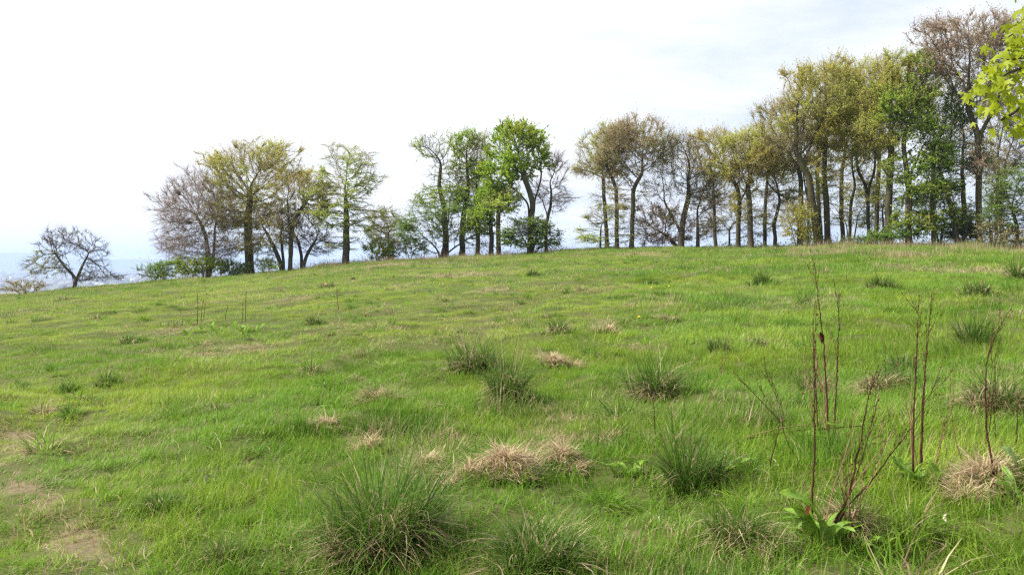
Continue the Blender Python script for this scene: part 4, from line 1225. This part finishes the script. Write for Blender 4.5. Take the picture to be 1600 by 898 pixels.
def stalk(root, g, pts_px, Yd, r0, name='stalk', mat=None, seeds=0, drift=None, twigs=0, r1=0.0009):
    """a thin dead stem through photo pixels at depth Yd, leaning back a little with height"""
    pts = np.array([P(x, y, Yd + (drift or 0) * k / max(1, len(pts_px) - 1)) for k, (x, y) in enumerate(pts_px)])
    # smooth resample
    seg = np.linalg.norm(np.diff(pts, axis=0), axis=1); cum = np.concatenate([[0], np.cumsum(seg)])
    m = max(8, int(cum[-1] / 0.035)); t = np.linspace(0, cum[-1], m)
    q = np.stack([np.interp(t, cum, pts[:, k]) for k in range(3)], -1)
    for _ in range(4): q[1:-1] = 0.5 * q[1:-1] + 0.25 * (q[:-2] + q[2:])
    q[1:-1] += RNG.normal(0, 0.0022, (m - 2, 3))
    q -= g
    rad = np.linspace(r0 * 1.45, r1 * 1.4, m) * (1 + 0.25 * (np.arange(m) % 5 == 0))
    mb = MB(); tube_chain(mb, q, rad, 6)
    sm_ = mb
    L = cum[-1]
    for k in range(twigs):
        i = int(m * RNG.uniform(0.45, 0.95)); d = nrm(q[min(i + 1, m - 1)] - q[i - 1]) + np.append(RNG.normal(0, 0.35, 2), 0.0)
        d = d / np.linalg.norm(d); ln = RNG.uniform(0.08, 0.22)
        tp = np.stack([q[i] + d * ln * s + np.array([0, 0, 0.04 * s * s]) for s in np.linspace(0, 1, 5)])
        tube_chain(mb, tp, np.linspace(0.0016, 0.0006, 5), 4)
        for p in tp[1:]:
            for _ in range(2 if seeds else 0): seed_at(sm_, p)
    for k in range(seeds):
        i = min(m - 1, int(m * RNG.uniform(0.35, 1.0) ** 0.8)); seed_at(sm_, q[i])
    mb.build(name, [mat or M_STALK, M_SEED], root)

def seed_at(mb, p, r=0.0045):
    p = p + RNG.normal(0, 0.003, 3); r = r * RNG.uniform(0.5, 1.3)
    v = p + r * nrm(np.array([[1, 0, 0], [-.5, .87, 0], [-.5, -.87, 0], [0, 0, 1.5], [0, 0, -1.5]]) + RNG.normal(0, .25, (5, 3))) * np.array([1, 1, 1.3])
    mb.add(v, None, [(0, 1, 3), (1, 2, 3), (2, 0, 3), (1, 0, 4), (2, 1, 4), (0, 2, 4)], None, 1)

def plant(px, py, name, label, cat, group=None):
    g = ground_at(px, py); g[2] = float(terrain(g[0], g[1]))
    if 'dock_plant' in name: CLEAR.append((g[0], g[1], 0.55)); CLEAR.append((g[0], g[1] - 0.3, 0.45))
    return thing(name, label, cat, g, group), g, g[1]

def leaves(root, g, Yd, specs, mat=None, name='leaf'):
    for (x0, y0, x1, y1, w, pale, roll) in specs:
        b = P(x0, y0, Yd); t = P(x1, y1, Yd + RNG.uniform(-0.12, 0.05)); w *= 1.15; pale *= 0.5; mb_sag = 0
        mb = MB(); leaf_mesh(mb, b - g, t - g, w * Yd / F, RNG.uniform(0.04, 0.14), pale, roll=roll)
        mb.build(name, mat or M_DOCK, root)

def rosette(root, g, n, lo, hi, px=None, py=None, side=(0, 2 * PI)):
    c = ground_at(px, py) if px else g
    for k in range(n):
        a = side[0] + (side[1] - side[0]) * (k + RNG.uniform(0.1, 0.9)) / n; L = RNG.uniform(lo, hi); e = RNG.uniform(0.35, 1.15)
        b = c + np.array([0.02 * math.cos(a), 0.02 * math.sin(a), 0.01])
        t = b + L * np.array([math.cos(a) * math.cos(e), math.sin(a) * math.cos(e), math.sin(e)])
        mb = MB(); leaf_mesh(mb, b - g, t - g, L * RNG.uniform(0.22, 0.31), RNG.uniform(0.12, 0.28), 0.25 * RNG.uniform() ** 2, fold=0.3, wav=0.10, roll=RNG.normal(0, 0.35))
        mb.build('leaf', M_DOCK, root)

GD = 'dead dock stalks in the right foreground'
r_, g_, Y_ = plant(1290, 860, 'dock_plant', 'dock plant with tallest dark dead stalk and broad spotted leaves at its foot', 'dock plant', GD)
stalk(r_, g_, [(1270, 866), (1268, 800), (1273, 710), (1272, 560), (1275, 480)], Y_, 0.0048, drift=0.15, seeds=50, twigs=3)
stalk(r_, g_, [(1283, 864), (1300, 825), (1327, 774), (1342, 700), (1355, 628), (1372, 571)], Y_, 0.0050, drift=0.2, seeds=60, twigs=5)
stalk(r_, g_, [(1284, 864), (1305, 815), (1328, 768), (1345, 722), (1360, 670), (1372, 624)], Y_ + 0.03, 0.0036, drift=0.2, seeds=15, twigs=3)
stalk(r_, g_, [(1284, 860), (1292, 800), (1310, 740), (1327, 690), (1340, 640)], Y_ + 0.06, 0.0026, drift=0.2, mat=M_STALK2, twigs=2)
stalk(r_, g_, [(1290, 862), (1325, 775), (1360, 720), (1395, 680), (1402, 672)], Y_ + 0.04, 0.0032, drift=0.2, mat=M_STALK2, twigs=2)
stalk(r_, g_, [(1292, 862), (1322, 790), (1357, 758), (1395, 705), (1425, 669), (1452, 615), (1468, 590)], Y_ + 0.06, 0.0036, drift=0.25, seeds=20, twigs=4)
leaves(r_, g_, Y_, [(1282, 815, 1218, 768, 44, 0, 0.3), (1276, 835, 1222, 782, 30, 0, -0.2), (1268, 850, 1205, 812, 22, 0, 0.2), (1262, 838, 1262, 792, 20, 0.1, 0), (1255, 862, 1236, 828, 28, 0, 0.5),
                    (1290, 838, 1322, 825, 20, 0, 0.2), (1303, 856, 1350, 818, 20, 0, 0.1), (1340, 862, 1378, 838, 26, 0.1, 0.1), (1402, 872, 1392, 815, 30, 0, 0.9), (1385, 858, 1360, 838, 22, 0.8, 0), (1345, 872, 1300, 868, 24, 0.1, 0.3),
                    (1200, 862, 1178, 832, 14, 0.6, 0.2), (1248, 825, 1262, 800, 20, 0.5, 0.2)])
rosette(r_, g_, 9, 0.18, 0.30)
rosette(r_, g_, 4, 0.10, 0.19, 1375, 868)
for (x0, y0, x1, y1, w) in [(1272, 870, 1296, 855, 13), (1262, 804, 1266, 788, 8)]:
    leaves(r_, g_, Y_ - 0.08, [(x0, y0, x1, y1, w, 0, 0.3)], M_REDLEAF, 'withered_leaf')

r_, g_, Y_ = plant(1290, 712, 'dock_stalks', 'cluster of three tall thin reddish dead stalks rising above the dock plant', 'dead stalks', GD)
stalk(r_, g_, [(1296, 714), (1294, 660), (1291, 600), (1286, 527), (1277, 455), (1272, 405)], Y_, 0.0060, drift=0.2, seeds=90, twigs=6)
stalk(r_, g_, [(1303, 712), (1304, 655), (1309, 560), (1311, 500), (1309, 470), (1302, 437)], Y_ + 0.05, 0.0052, drift=0.2, seeds=45, twigs=6)
stalk(r_, g_, [(1280, 712), (1276, 640), (1272, 560), (1270, 520), (1274, 470)], Y_ - 0.06, 0.0044, drift=0.2, seeds=45, twigs=4)
stalk(r_, g_, [(1292, 712), (1288, 640), (1287, 600), (1292, 560), (1300, 510)], Y_ + 0.1, 0.0040, drift=0.1, mat=M_STALK2, twigs=3)
stalk(r_, g_, [(1299, 712), (1292, 640), (1282, 590), (1266, 520), (1262, 500)], Y_ + 0.12, 0.0036, drift=0.1, mat=M_STALK2, twigs=2)
leaves(r_, g_, Y_ - 0.1, [(1284, 536, 1281, 518, 7, 0, 0.4), (1287, 532, 1278, 522, 6, 0, 1.2)], M_SEED, 'withered_leaf')
leaves(r_, g_, Y_, [(1330, 690, 1290, 660, 26, 0, 0.2), (1320, 700, 1250, 676, 24, 0, 0.4), (1340, 700, 1372, 690, 22, 0, 0.2), (1300, 700, 1280, 672, 22, 0.1, 0), (1262, 712, 1280, 700, 18, 0.8, 0)])

r_, g_, Y_ = plant(1432, 772, 'dock_stalks', 'pair of straight parallel dead dock stalks right of the tallest cluster', 'dead stalks', GD)
stalk(r_, g_, [(1427, 778), (1427, 700), (1428, 635), (1432, 560), (1434, 500), (1436, 462)], Y_, 0.0052, drift=0.2, seeds=60, twigs=7)
stalk(r_, g_, [(1438, 770), (1439, 700), (1441, 635), (1447, 560), (1453, 500), (1456, 455)], Y_ + 0.07, 0.0050, drift=0.2, seeds=50, twigs=6)
stalk(r_, g_, [(1425, 775), (1424, 700), (1424, 620), (1426, 560)], Y_ + 0.15, 0.0034, drift=0.1, mat=M_STALK2, twigs=3)
leaves(r_, g_, Y_, [(1442, 765, 1500, 772, 22, 0.5, 0.2), (1450, 768, 1418, 748, 20, 0, 0.1), (1412, 745, 1424, 722, 18, 0.7, 1.0), (1465, 770, 1450, 715, 26, 0.2, 0.4), (1405, 730, 1398, 712, 16, 0.3, 0)])
rosette(r_, g_, 8, 0.12, 0.26)
leaves(r_, g_, Y_ - 0.05, [(1420, 776, 1424, 760, 9, 0, 0.8)], plain("yellowing leaf", (0.50, 0.42, 0.05), 0.6, 0.3, (0.25, 0.10, 0.03), 40), 'withered_leaf')

r_, g_, Y_ = plant(1556, 772, 'dock_stalks', 'single dark curved dead stalk forking at its top near the right edge', 'dead stalks', GD)
stalk(r_, g_, [(1557, 778), (1550, 720), (1541, 673), (1539, 598), (1543, 560), (1560, 512), (1582, 476)], Y_, 0.0052, drift=0.2, seeds=20, twigs=5)
stalk(r_, g_, [(1543, 562), (1550, 530), (1552, 500)], Y_ + 0.16, 0.0022, name='side_stalk', drift=0.1)
rosette(r_, g_, 6, 0.12, 0.26, 1585, 790)
leaves(r_, g_, Y_, [(1575, 808, 1568, 762, 26, 0, 0.9), (1590, 730, 1562, 696, 24, 0.95, 0.5), (1600, 735, 1580, 722, 20, 0.7, 0.1), (1600, 800, 1592, 770, 22, 0.1, 0.6)])

r_, g_, Y_ = plant(1588, 706, 'dock_stalks', 'short dark dead stalk at the right edge behind the curved one', 'dead stalks', GD)
stalk(r_, g_, [(1588, 708), (1589, 670), (1592, 628)], Y_, 0.0042, seeds=12, twigs=1)
r_, g_, Y_ = plant(1500, 740, 'dead_stalk', 'pale thin dead stalk with seed knobs between the parallel pair and the curved stalk', 'dead stalks', GD)
stalk(r_, g_, [(1512, 742), (1500, 710), (1488, 670), (1486, 620), (1485, 592)], Y_, 0.0028, mat=M_STALK2, seeds=14, twigs=2)
r_, g_, Y_ = plant(1289, 722, 'dead_stalk', 'long thin dead stalk slanting down to the right across the grass', 'dead stalks', GD)
stalk(r_, g_, [(1292, 722), (1262, 698), (1225, 665), (1185, 622), (1146, 580)], Y_ - 0.05, 0.0042, drift=0.1, seeds=20, twigs=2)
r_, g_, Y_ = plant(1200, 742, 'dead_stalk', 'short dark bent stalk crossed by the long slanting one', 'dead stalks', GD)
stalk(r_, g_, [(1199, 744), (1207, 710), (1216, 676), (1220, 646)], Y_, 0.0032, seeds=10, twigs=1)
stalk(r_, g_, [(1221, 650), (1224, 672), (1228, 693), (1249, 720)], Y_, 0.0020, name='side_stalk')
r_, g_, Y_ = plant(1025, 690, 'dead_stalk', 'short black upright stalk in the grass below the rounded tussock', 'dead stalks', GD)
stalk(r_, g_, [(1026, 694), (1024, 668), (1022, 640), (1019, 618)], Y_, 0.0042, seeds=4)
r_, g_, Y_ = plant(1094, 664, 'dead_stalk', 'thin brown grass stem leaning right beyond the rounded tussock', 'dead stalks', GD)
stalk(r_, g_, [(1093, 670), (1110, 625), (1126, 585), (1134, 555), (1140, 520)], Y_, 0.0026, mat=M_STALK2, seeds=12, twigs=2)
r_, g_, Y_ = plant(1250, 690, 'fallen_stalk', 'reddish dead stalk lying nearly flat behind the dock plant', 'fallen stalk')
stalk(r_, g_, [(1142, 692), (1190, 680), (1250, 672), (1300, 669), (1345, 665)], Y_ - 0.55, 0.0060, mat=M_STALK, twigs=2, r1=0.003)
stalk(r_, g_, [(1160, 684), (1210, 670), (1270, 661), (1330, 656)], Y_ - 0.5, 0.0040, name='side_stalk', mat=M_STALK2)
r_, g_, Y_ = plant(1230, 700, 'dead_stalk', 'brown withered stalk tangled behind the leaning dock stalks', 'dead stalks', GD)
stalk(r_, g_, [(1322, 735), (1312, 700), (1306, 672), (1300, 660)], Y_, 0.0036, seeds=16)

def extra(px, py, k, spread, h, label):
    r_, g_, Y_ = plant(px, py, 'dead_stalk', label, 'dead stalks', GD)
    for i in range(k):
        x = px + RNG.uniform(-.25, .25) * spread; dx_ = RNG.normal(0, 0.5) * spread; hh = h * RNG.uniform(0.45, 1)
        stalk(r_, g_, [(x, py), (x + dx_ * 0.3, py - hh * 0.4), (x + dx_ * 0.7, py - hh * 0.75), (x + dx_, py - hh)], Y_ + RNG.uniform(-.2, .2), RNG.uniform(0.0018, 0.003), mat=M_STALK2 if RNG.uniform() < 0.5 else M_STALK, twigs=3, seeds=8)
extra(1318, 850, 5, 60, 210, 'spray of thin dry stems springing from the dock plant base')
extra(1275, 700, 4, 50, 230, 'thin pale stems standing among the tallest reddish stalks')
extra(1445, 765, 4, 46, 250, 'thin side stems standing among the parallel pair of stalks')
extra(1545, 700, 4, 40, 170, 'sparse thin stems behind the curved stalk near the right edge')
extra(1215, 660, 3, 60, 110, 'low thin broken stems left of the tallest cluster')

# smaller docks
r_, g_, Y_ = plant(1055, 745, 'dock_plant', 'dock leaves with silvery backs around the bright green tussock', 'dock plant', 'small docks')
leaves(r_, g_, Y_, [(1120, 730, 1110, 690, 24, 0.5, 0.3), (1130, 735, 1162, 712, 16, 0.95, 0.2), (1128, 745, 1160, 738, 14, 0.9, 0.1), (1110, 752, 1150, 750, 18, 0.7, 0.2), (998, 740, 985, 708, 16, 0.9, 0.6), (960, 742, 938, 722, 14, 0.4, 0.2), (975, 745, 985, 735, 12, 0.6, 0.2),
                    (1150, 735, 1182, 715, 18, 0.1, 0.1), (1085, 735, 1070, 690, 22, 0.2, 0.9)])
rosette(r_, g_, 4, 0.09, 0.17, 1120, 745)
rosette(r_, g_, 4, 0.10, 0.20, 985, 745)
r_, g_, Y_ = plant(520, 640, 'dock_plant', 'small dock with a rosette of flat leaves left of the domed straw tussock', 'dock plant', 'small docks')
leaves(r_, g_, Y_, [(522, 640, 500, 634, 8, 0.4, 0), (522, 640, 512, 622, 8, 0, 0.3), (524, 640, 545, 630, 9, 0.5, 0.2), (524, 642, 530, 618, 8, 0, 0.5), (522, 643, 508, 646, 7, 0.5, 0), (526, 643, 548, 640, 7, 0.1, 0.2)])
r_, g_, Y_ = plant(330, 520, 'dock_plant', 'patch of flat dock leaves with dead spires in the left middle distance', 'dock plant', 'small docks')
for k in range(34):
    x = 275 + 130 * RNG.uniform(); y = 508 + 18 * RNG.uniform() + (x - 275) * 0.03
    b = ground_at(x, y); dx_, dy_ = RNG.normal(0, 0.13, 2); t = b + np.array([dx_, dy_, RNG.uniform(0.03, 0.22)])
    mb = MB(); leaf_mesh(mb, b - g_, t - g_, 0.09, 0.15, 0.0, roll=RNG.normal(0, .4)); mb.build('leaf', M_DOCK, r_)
for (x, y0, y1) in [(308, 508, 458), (314, 506, 466), (318, 502, 474), (352, 500, 478), (378, 505, 470), (383, 503, 456)]:
    b = ground_at(x, y0); stalk(r_, g_, [(x, y0 + 2), (x + 1, (y0 + y1) / 2), (x + RNG.uniform(-3, 5), y1)], b[1], 0.006, seeds=0, twigs=4, r1=0.003)
r_, g_, Y_ = plant(528, 486, 'dead_stalk', 'pale lone dead stem standing in the middle distance left of centre', 'dead stalks')
stalk(r_, g_, [(529, 486), (527, 470), (526, 452)], Y_, 0.012, mat=M_STALK2, twigs=2, r1=0.005)

# little things in the grass
def flat_leaf(px, py, mat, label, w, l, tilt, cat='leaf', name='fallen_leaf'):
    g = ground_at(px, py); g[2] = float(terrain(g[0], g[1])) + 0.07
    mb = MB(); leaf_mesh(mb, (0, 0, 0), (l * math.cos(tilt), 0.02, l * math.sin(tilt)), w, 0.15, 0, 0.5, 0.12, roll=0.8)
    o = mb.build(name, mat, None); o.location = g; o['label'] = label; o['category'] = cat
flat_leaf(322, 768, M_PALELEAF, 'small curled white leaf lying in the lower left grass', 0.045, 0.06, 0.9)
flat_leaf(389, 740, M_BROWNLEAF, 'small brown curled leaf right of and above the white leaf', 0.04, 0.05, 0.8)
flat_leaf(1478, 838, M_PALELEAF, 'bleached crumpled leaf in the lower right grass', 0.03, 0.045, 1.2)
flat_leaf(1031, 833, M_PALELEAF, 'tiny whitish leaf in the grass left of the bleached mat tussock', 0.03, 0.035, 0.8)
flat_leaf(884, 746, M_PALELEAF, 'tiny pinkish leaf below the brown straw heap', 0.03, 0.04, 1.1)

def dandelion(px, py, label):
    g = ground_at(px, py); g[2] = float(terrain(g[0], g[1]))
    r = thing('dandelion', label, 'flower', g, 'dandelions in the upper field')
    mb = MB(); tube_chain(mb, [(0, 0, 0), (0.01, 0, 0.1), (0.012, 0, 0.17)], [0.006, 0.005, 0.004], 5); mb.build('stem', M_DOCK, r)
    mb = MB(); n = 16; c = np.array([0.012, 0, 0.175])
    a = np.arange(n) * 2 * PI / n; rr = np.where(np.arange(n) % 2, 0.028, 0.04)
    ring = c + np.stack([rr * np.cos(a), rr * np.sin(a), 0 * a + 0.004], -1)
    v = np.concatenate([ring, [c + [0, 0, 0.022]], [c - [0, 0, 0.015]]])
    t = [(i, (i + 1) % n, n) for i in range(n)] + [((i + 1) % n, i, n + 1) for i in range(n)]
    mb.add(v, None, t); mb.build('flower_head', plain("dandelion yellow", (0.80, 0.60, 0.02), 0.7, 0.2, (0.8, 0.45, 0.02)), r)
dandelion(1018, 461, 'yellow dandelion left one of three in the right upper field')
dandelion(1045, 457, 'yellow dandelion furthest up the field, right one of three')
dandelion(998, 511, 'yellow dandelion nearest of three, right of the pale brush-like tuft')

def mound(px, py, wpx, label):
    g = ground_at(px, py); g[2] = float(terrain(g[0], g[1]))
    R = wpx * g[1] / F * 0.5
    nr_, na_ = 7, 16
    V = [(0, 0, R * 0.75)]
    for i in range(1, nr_ + 1):
        for j in range(na_):
            a = j * 2 * PI / na_; s = i / nr_
            r = R * s * 1.25 * RNG.uniform(0.9, 1.1)
            V.append((r * math.cos(a), r * math.sin(a), R * 0.75 * (math.cos(s * PI) * 0.5 + 0.5) * RNG.uniform(0.85, 1.1) - (0.05 if i == nr_ else 0)))
    t = [(0, 1 + j, 1 + (j + 1) % na_) for j in range(na_)]
    q = [(1 + (i - 1) * na_ + j, 1 + i * na_ + j, 1 + i * na_ + (j + 1) % na_, 1 + (i - 1) * na_ + (j + 1) % na_) for i in range(1, nr_) for j in range(na_)]
    mb = MB(); mb.add(V, q, t)
    o = mb.build('molehill', plain("dark earth", (0.035, 0.022, 0.016), 0.95, 0.1, (0.07, 0.04, 0.03)), None); o.location = g
    o['label'] = label; o['category'] = 'molehill'; o['group'] = 'molehills below the middle group'
mound(552, 438, 10, 'dark earth mound, largest of three, below the light green tiered tree')
mound(603, 432, 6, 'small dark earth mound below the round green bush')
mound(615, 433, 6, 'small dark earth mound, rightmost of the three')

# ------------------------------------------------------------------ foreground maple reaching in at the upper right
def maple_leaf_shape():
    out = []
    lobes = [(90, 1.0), (38, 0.88), (142, 0.88), (-18, 0.58), (198, 0.58)]
    pts = []
    order = [(-62, .16), (-30, .42), (-18, .60), (0, .44), (10, .34), (26, .62), (38, .90), (50, .66), (62, .38), (76, .72), (90, 1.0),
             (104, .72), (118, .38), (130, .66), (142, .90), (154, .62), (170, .34), (180, .44), (198, .60), (210, .42), (242, .16)]
    for a, r in order:
        pts.append((r * math.cos(math.radians(a)), r * math.sin(math.radians(a))))
    return np.array(pts)
MS = maple_leaf_shape()
def build_maple():
    rg = np.random.default_rng(55)
    Yt = 9.2; xt = 6.5
    base = np.array([xt, Yt, float(terrain(xt, Yt)) - 0.1])
    root = thing('maple_tree', 'near maple whose large bright yellow-green lobed leaves overhang the upper right corner', 'tree', base)
    tr = MB()
    tp = np.array([(0, 0, 0), (0.03, 0, 1.2), (-0.05, .05, 2.4), (0.05, 0.1, 4.0), (0.0, 0.1, 6.0), (.1, .1, 8.0)]) 
    tube_chain(tr, tp, [0.30, 0.24, 0.22, 0.17, 0.11, 0.04], 14)
    tr.build('trunk', M_BARKD, root)
    W = lambda px, py, Y: P(px + (4 if px < 1700 else 0), py, Y) - base
    br = MB(); nodes = []
    def limb(pts, r0, r1):
        pts = np.array(pts, float); seg = np.linalg.norm(np.diff(pts, axis=0), axis=1); cum = np.concatenate([[0], np.cumsum(seg)])
        m = max(6, int(cum[-1] / 0.12)); t = np.linspace(0, cum[-1], m)
        q = np.stack([np.interp(t, cum, pts[:, k]) for k in range(3)], -1)
        for _ in range(3): q[1:-1] = 0.5 * q[1:-1] + 0.25 * (q[:-2] + q[2:])
        q[1:-1] += rg.normal(0, 0.012, (m - 2, 3))
        tube_chain(br, q, np.linspace(r0, r1, m), 7)
        return q
    vis = []
    # the limb that comes into view, with its side shoots
    A = limb([tp[2], W(1760, 160, 8.9), W(1660, 148, 8.6), W(1600, 163, 8.5), W(1560, 188, 8.4)], 0.06, 0.008)
    B1 = limb([tp[2] + [0, 0, .5], W(1740, 90, 8.8), W(1640, 100, 8.5), W(1570, 110, 8.3), W(1540, 135, 8.2)], 0.05, 0.006)
    C1 = limb([tp[3] - [0, 0, .4], W(1740, 0, 8.9), W(1660, 20, 8.6), W(1600, 40, 8.4), W(1572, 58, 8.3)], 0.05, 0.006)
    D1 = limb([W(1640, 100, 8.5), W(1590, 85, 8.35), W(1560, 92, 8.3)], 0.012, 0.005)
    E1 = limb([W(1660, 148, 8.6), W(1620, 190, 8.5), W(1590, 200, 8.45)], 0.012, 0.005)
    for q, a, bb in ((A, 0.45, 1), (B1, 0.45, 1), (C1, 0.5, 1), (D1, 0.2, 1), (E1, 0.2, 1)):
        k0 = int(len(q) * a)
        for p in q[k0:]:
            for _ in range(5): vis.append(p + rg.normal(0, 0.08, 3))
    for (px, py) in [(1528, 168), (1535, 150), (1545, 175), (1555, 160), (1560, 115), (1548, 108), (1530, 130), (1570, 95), (1585, 60), (1572, 50), (1592, 30), (1598, 12), (1580, 140), (1590, 175), (1575, 195), (1596, 195), (1565, 70), (1585, 85), (1590, 120), (1552, 138), (1540, 118)]:
        for _ in range(6): vis.append(W(px + 4, py, 8.35) + rg.normal(0, 0.055, 3) * [1, 3, 1])
    # the rest of the crown, outside the picture
    for k in range(26):
        h = rg.uniform(2.2, 7.2); a = rg.uniform(0, 2 * PI); L = rg.uniform(1.6, 3.2) * (1 - max(0, h - 4) / 6)
        st = np.array([np.interp(h, tp[:, 2], tp[:, 0]), np.interp(h, tp[:, 2], tp[:, 1]), h])
        e = st + np.array([L * math.cos(a), L * math.sin(a), rg.uniform(0.2, 1.0)])
        we = e + base
        if we[1] > 1 and px_of(we[0], we[1]) < 1680: continue
        q = limb([st, (st + e) / 2 + [0, 0, .2], e], 0.035, 0.006)
        for p in q[len(q) // 3:]:
            for _ in range(9): nodes.append(p + rg.normal(0, 0.22, 3))
    nodes = [p for p in nodes if px_of(p[0] + base[0], p[1] + base[1]) > 1625]
    br.build('branches', M_BARKD, root)
    allp = np.array(vis + nodes)
    lm = MB()
    nL = len(MS)
    for p in allp:
        sz = rg.uniform(0.042, 0.095)
        nn = nrm(rg.normal(0, 0.6, 3) + np.array([-0.35, -0.6, 0.6]))
        up = nrm(np.cross(nn, np.cross(rg.normal(0, 0.6, 3) + np.array([0, 0, -1.0]), nn)))
        sd_ = np.cross(up, nn)
        fold = -rg.uniform(0.1, 0.45)
        pts = p + sz * (MS[:, :1] * sd_ + (MS[:, 1:] + 0.1) * up) + nn * (sz * fold * (np.abs(MS[:, :1]) + 0.25 * np.hypot(MS[:, :1], MS[:, 1:]) ** 2)) 
        c = p + sz * 0.08 * up
        v = np.concatenate([pts, [c]])
        t = [(i, i + 1, nL) for i in range(nL - 1)] + [(nL - 1, 0, nL)]
        rn = rg.uniform(0, 1)
        lm.add(v, None, t, np.full((nL + 1, 3), rn))
        # petiole
    lm.build('leaves', foliage_material("near maple leaf", (0.180, 0.250, 0.012), (0.420, 0.430, 0.022), (0.330, 0.330, 0.015), 0.5), root, smooth=False)
build_maple()

# the grass goes in last: it is shorter where tussocks and dock plants stand
near_src = [clump_source(36, 0.10, 0.05, 0.17, 0.0058, 4) for _ in range(9)]
mid_src = [clump_source(46, 0.22, 0.08, 0.21, 0.0085, 3) for _ in range(8)]
far_src = [clump_source(48, 0.45, 0.09, 0.24, 0.018, 2, 1.4) for _ in range(8)]
make_field("meadow_grass", "lush green meadow grass in the foreground", 1.0, 15.5, 95, near_src)
make_field("meadow_grass", "patchy green and straw turf in the middle of the field", 15.5, 40, 26, mid_src)
make_field("meadow_grass", "green grass of the upper field towards the ridge", 40, 122, 8, far_src, 1.0, 0.45)

def tuft_source(n, rad, h, dead):
    az = RNG.uniform(0, 2 * PI, n); r = 0.4 * rad * np.sqrt(RNG.uniform(0, 1, n)); a = az + RNG.normal(0, 0.7, n)
    base = np.stack([r * np.cos(a), r * np.sin(a), np.full(n, -0.02)], -1)
    kind = np.where(RNG.uniform(0, 1, n) < dead, 1.0, RNG.uniform(0, 0.9, n))
    isd = kind >= 1
    th = np.where(isd, RNG.uniform(0.7, 1.4, n), RNG.uniform(0.05, 0.9, n) * (0.4 + r / (0.4 * rad)))
    L = np.where(isd, RNG.uniform(0.6, 1.2, n) * rad, RNG.uniform(0.5, 1.35, n) * h)
    return ribbons(base, az, L, th, RNG.uniform(0.2, 1.9, n), 0.0105 * RNG.uniform(0.7, 1.3, n), 3, RNG.uniform(0, 1, n), kind, RNG.normal(0, 0.5, n))

def tuft_field():
    xs, ys = [], []
    for r0, r1, d in ((5, 15, 2.6), (15, 40, 1.9), (40, 104, 1.0)):
        x, y = sector(r0, r1, d); xs.append(x); ys.append(y)
    x = np.concatenate(xs); y = np.concatenate(ys)
    D, _ = ridge(px_of(x, y))
    w = np.clip((fbm(x / 3.2, y / 3.2, 131) - 0.40) * 5, 0.06, 1) * np.clip(0.35 + 0.65 * sm(px_of(x, y), 300, 1100) + 0.3 * (np.hypot(x, y) < 14), 0, 1)
    keep = (RNG.uniform(0, 1, len(x)) < w) & (y < D + 2) & (bare_mask(x, y) < 0.2)
    x, y = x[keep], y[keep]; n = len(x)
    s_ = 1.2 * RNG.uniform(0.35, 1.0, n) ** 1.4 * (1 + 0.5 * sm(y, 40, 90))
    g = fbm(x / 7, y / 7, 132)
    rot = np.stack([RNG.normal(0, 0.15, n), RNG.normal(0, 0.15, n), RNG.uniform(0, 2 * PI, n)], -1)
    scl = np.stack([s_ * RNG.uniform(0.9, 1.5, n), s_ * RNG.uniform(0.8, 1.2, n), s_ * RNG.uniform(0.6, 1.15, n)], -1)
    dead = np.clip(RNG.normal(0.05, 0.25, n) + (g - 0.5) * 0.8, 0, 0.85)
    icol = np.stack([np.clip(RNG.normal(0.15, 0.25, n), 0, 0.8), dead, np.clip(RNG.normal(0.6, 0.4, n), 0, 1)], -1)
    grass_field("coarse_grass", "coarse darker grass clumps dotted all over the meadow", tuft_src, np.stack([x, y, terrain(x, y)], -1), rot, scl, icol)
tuft_src = [tuft_source(150, 0.28, 0.24, d) for d in (0.1, 0.2, 0.3, 0.15, 0.45, 0.25, 0.6)]
tuft_field()

def undergrowth(name, label, spans, n, h, mat, seed, size=0.12):
    rg = np.random.default_rng(seed)
    k = rg.integers(0, len(spans), n); sp = np.array(spans, float)[k]
    u = sp[:, 0] + (sp[:, 1] - sp[:, 0]) * rg.uniform(0, 1, n); D, _ = ridge(u)
    Y = D + sp[:, 2] + (sp[:, 3] - sp[:, 2]) * rg.uniform(0, 1, n)
    x = (u - CX) / F * Y
    top = h * np.clip((fbm(x / 2.2, Y / 2.2, seed) - 0.36) * 4.0, 0.06, 1.3)
    z = terrain(x, Y) + top * rg.uniform(0, 1, n) ** 0.7
    pos = np.stack([x, Y, z], -1)
    nn = nrm(rg.normal(0, 0.8, (n, 3)) + np.array([0, -0.2, 0.6])); a = nrm(np.cross(nn, rg.normal(size=(n, 3)))); b = np.cross(nn, a)
    sz = (size * rg.uniform(0.5, 1.3, n))[:, None]
    V = np.stack([pos - a * sz * .5, pos + b * sz * .36, pos + a * sz * .6, pos - b * sz * .36], 1).reshape(-1, 3)
    i4 = np.arange(n)[:, None] * 4
    t = np.concatenate([i4 + np.array([[0, 2, 1]]), i4 + np.array([[0, 3, 2]])])
    rn = np.repeat(rg.uniform(0, 1, n), 4)
    mb = MB(); mb.add(V, None, t, np.stack([rn, rn, rn], -1))
    o = mb.build(name, mat, None, smooth=False); o['kind'] = 'stuff'; o['label'] = label
undergrowth('undergrowth', 'low dark bramble and ivy under the right half of the ridge trees', [(1300, 1640, 1.5, 9), (1440, 1640, 1.5, 12), (1080, 1300, 2.5, 7)], 13000, 0.95, M_F['dark'], 401)
undergrowth('undergrowth', 'low brown and green scrub under the left and middle groups', [(215, 480, 0.5, 5), (480, 760, 1, 6), (760, 880, 1, 4)], 12000, 1.0, M_F['brown'], 402, 0.10)
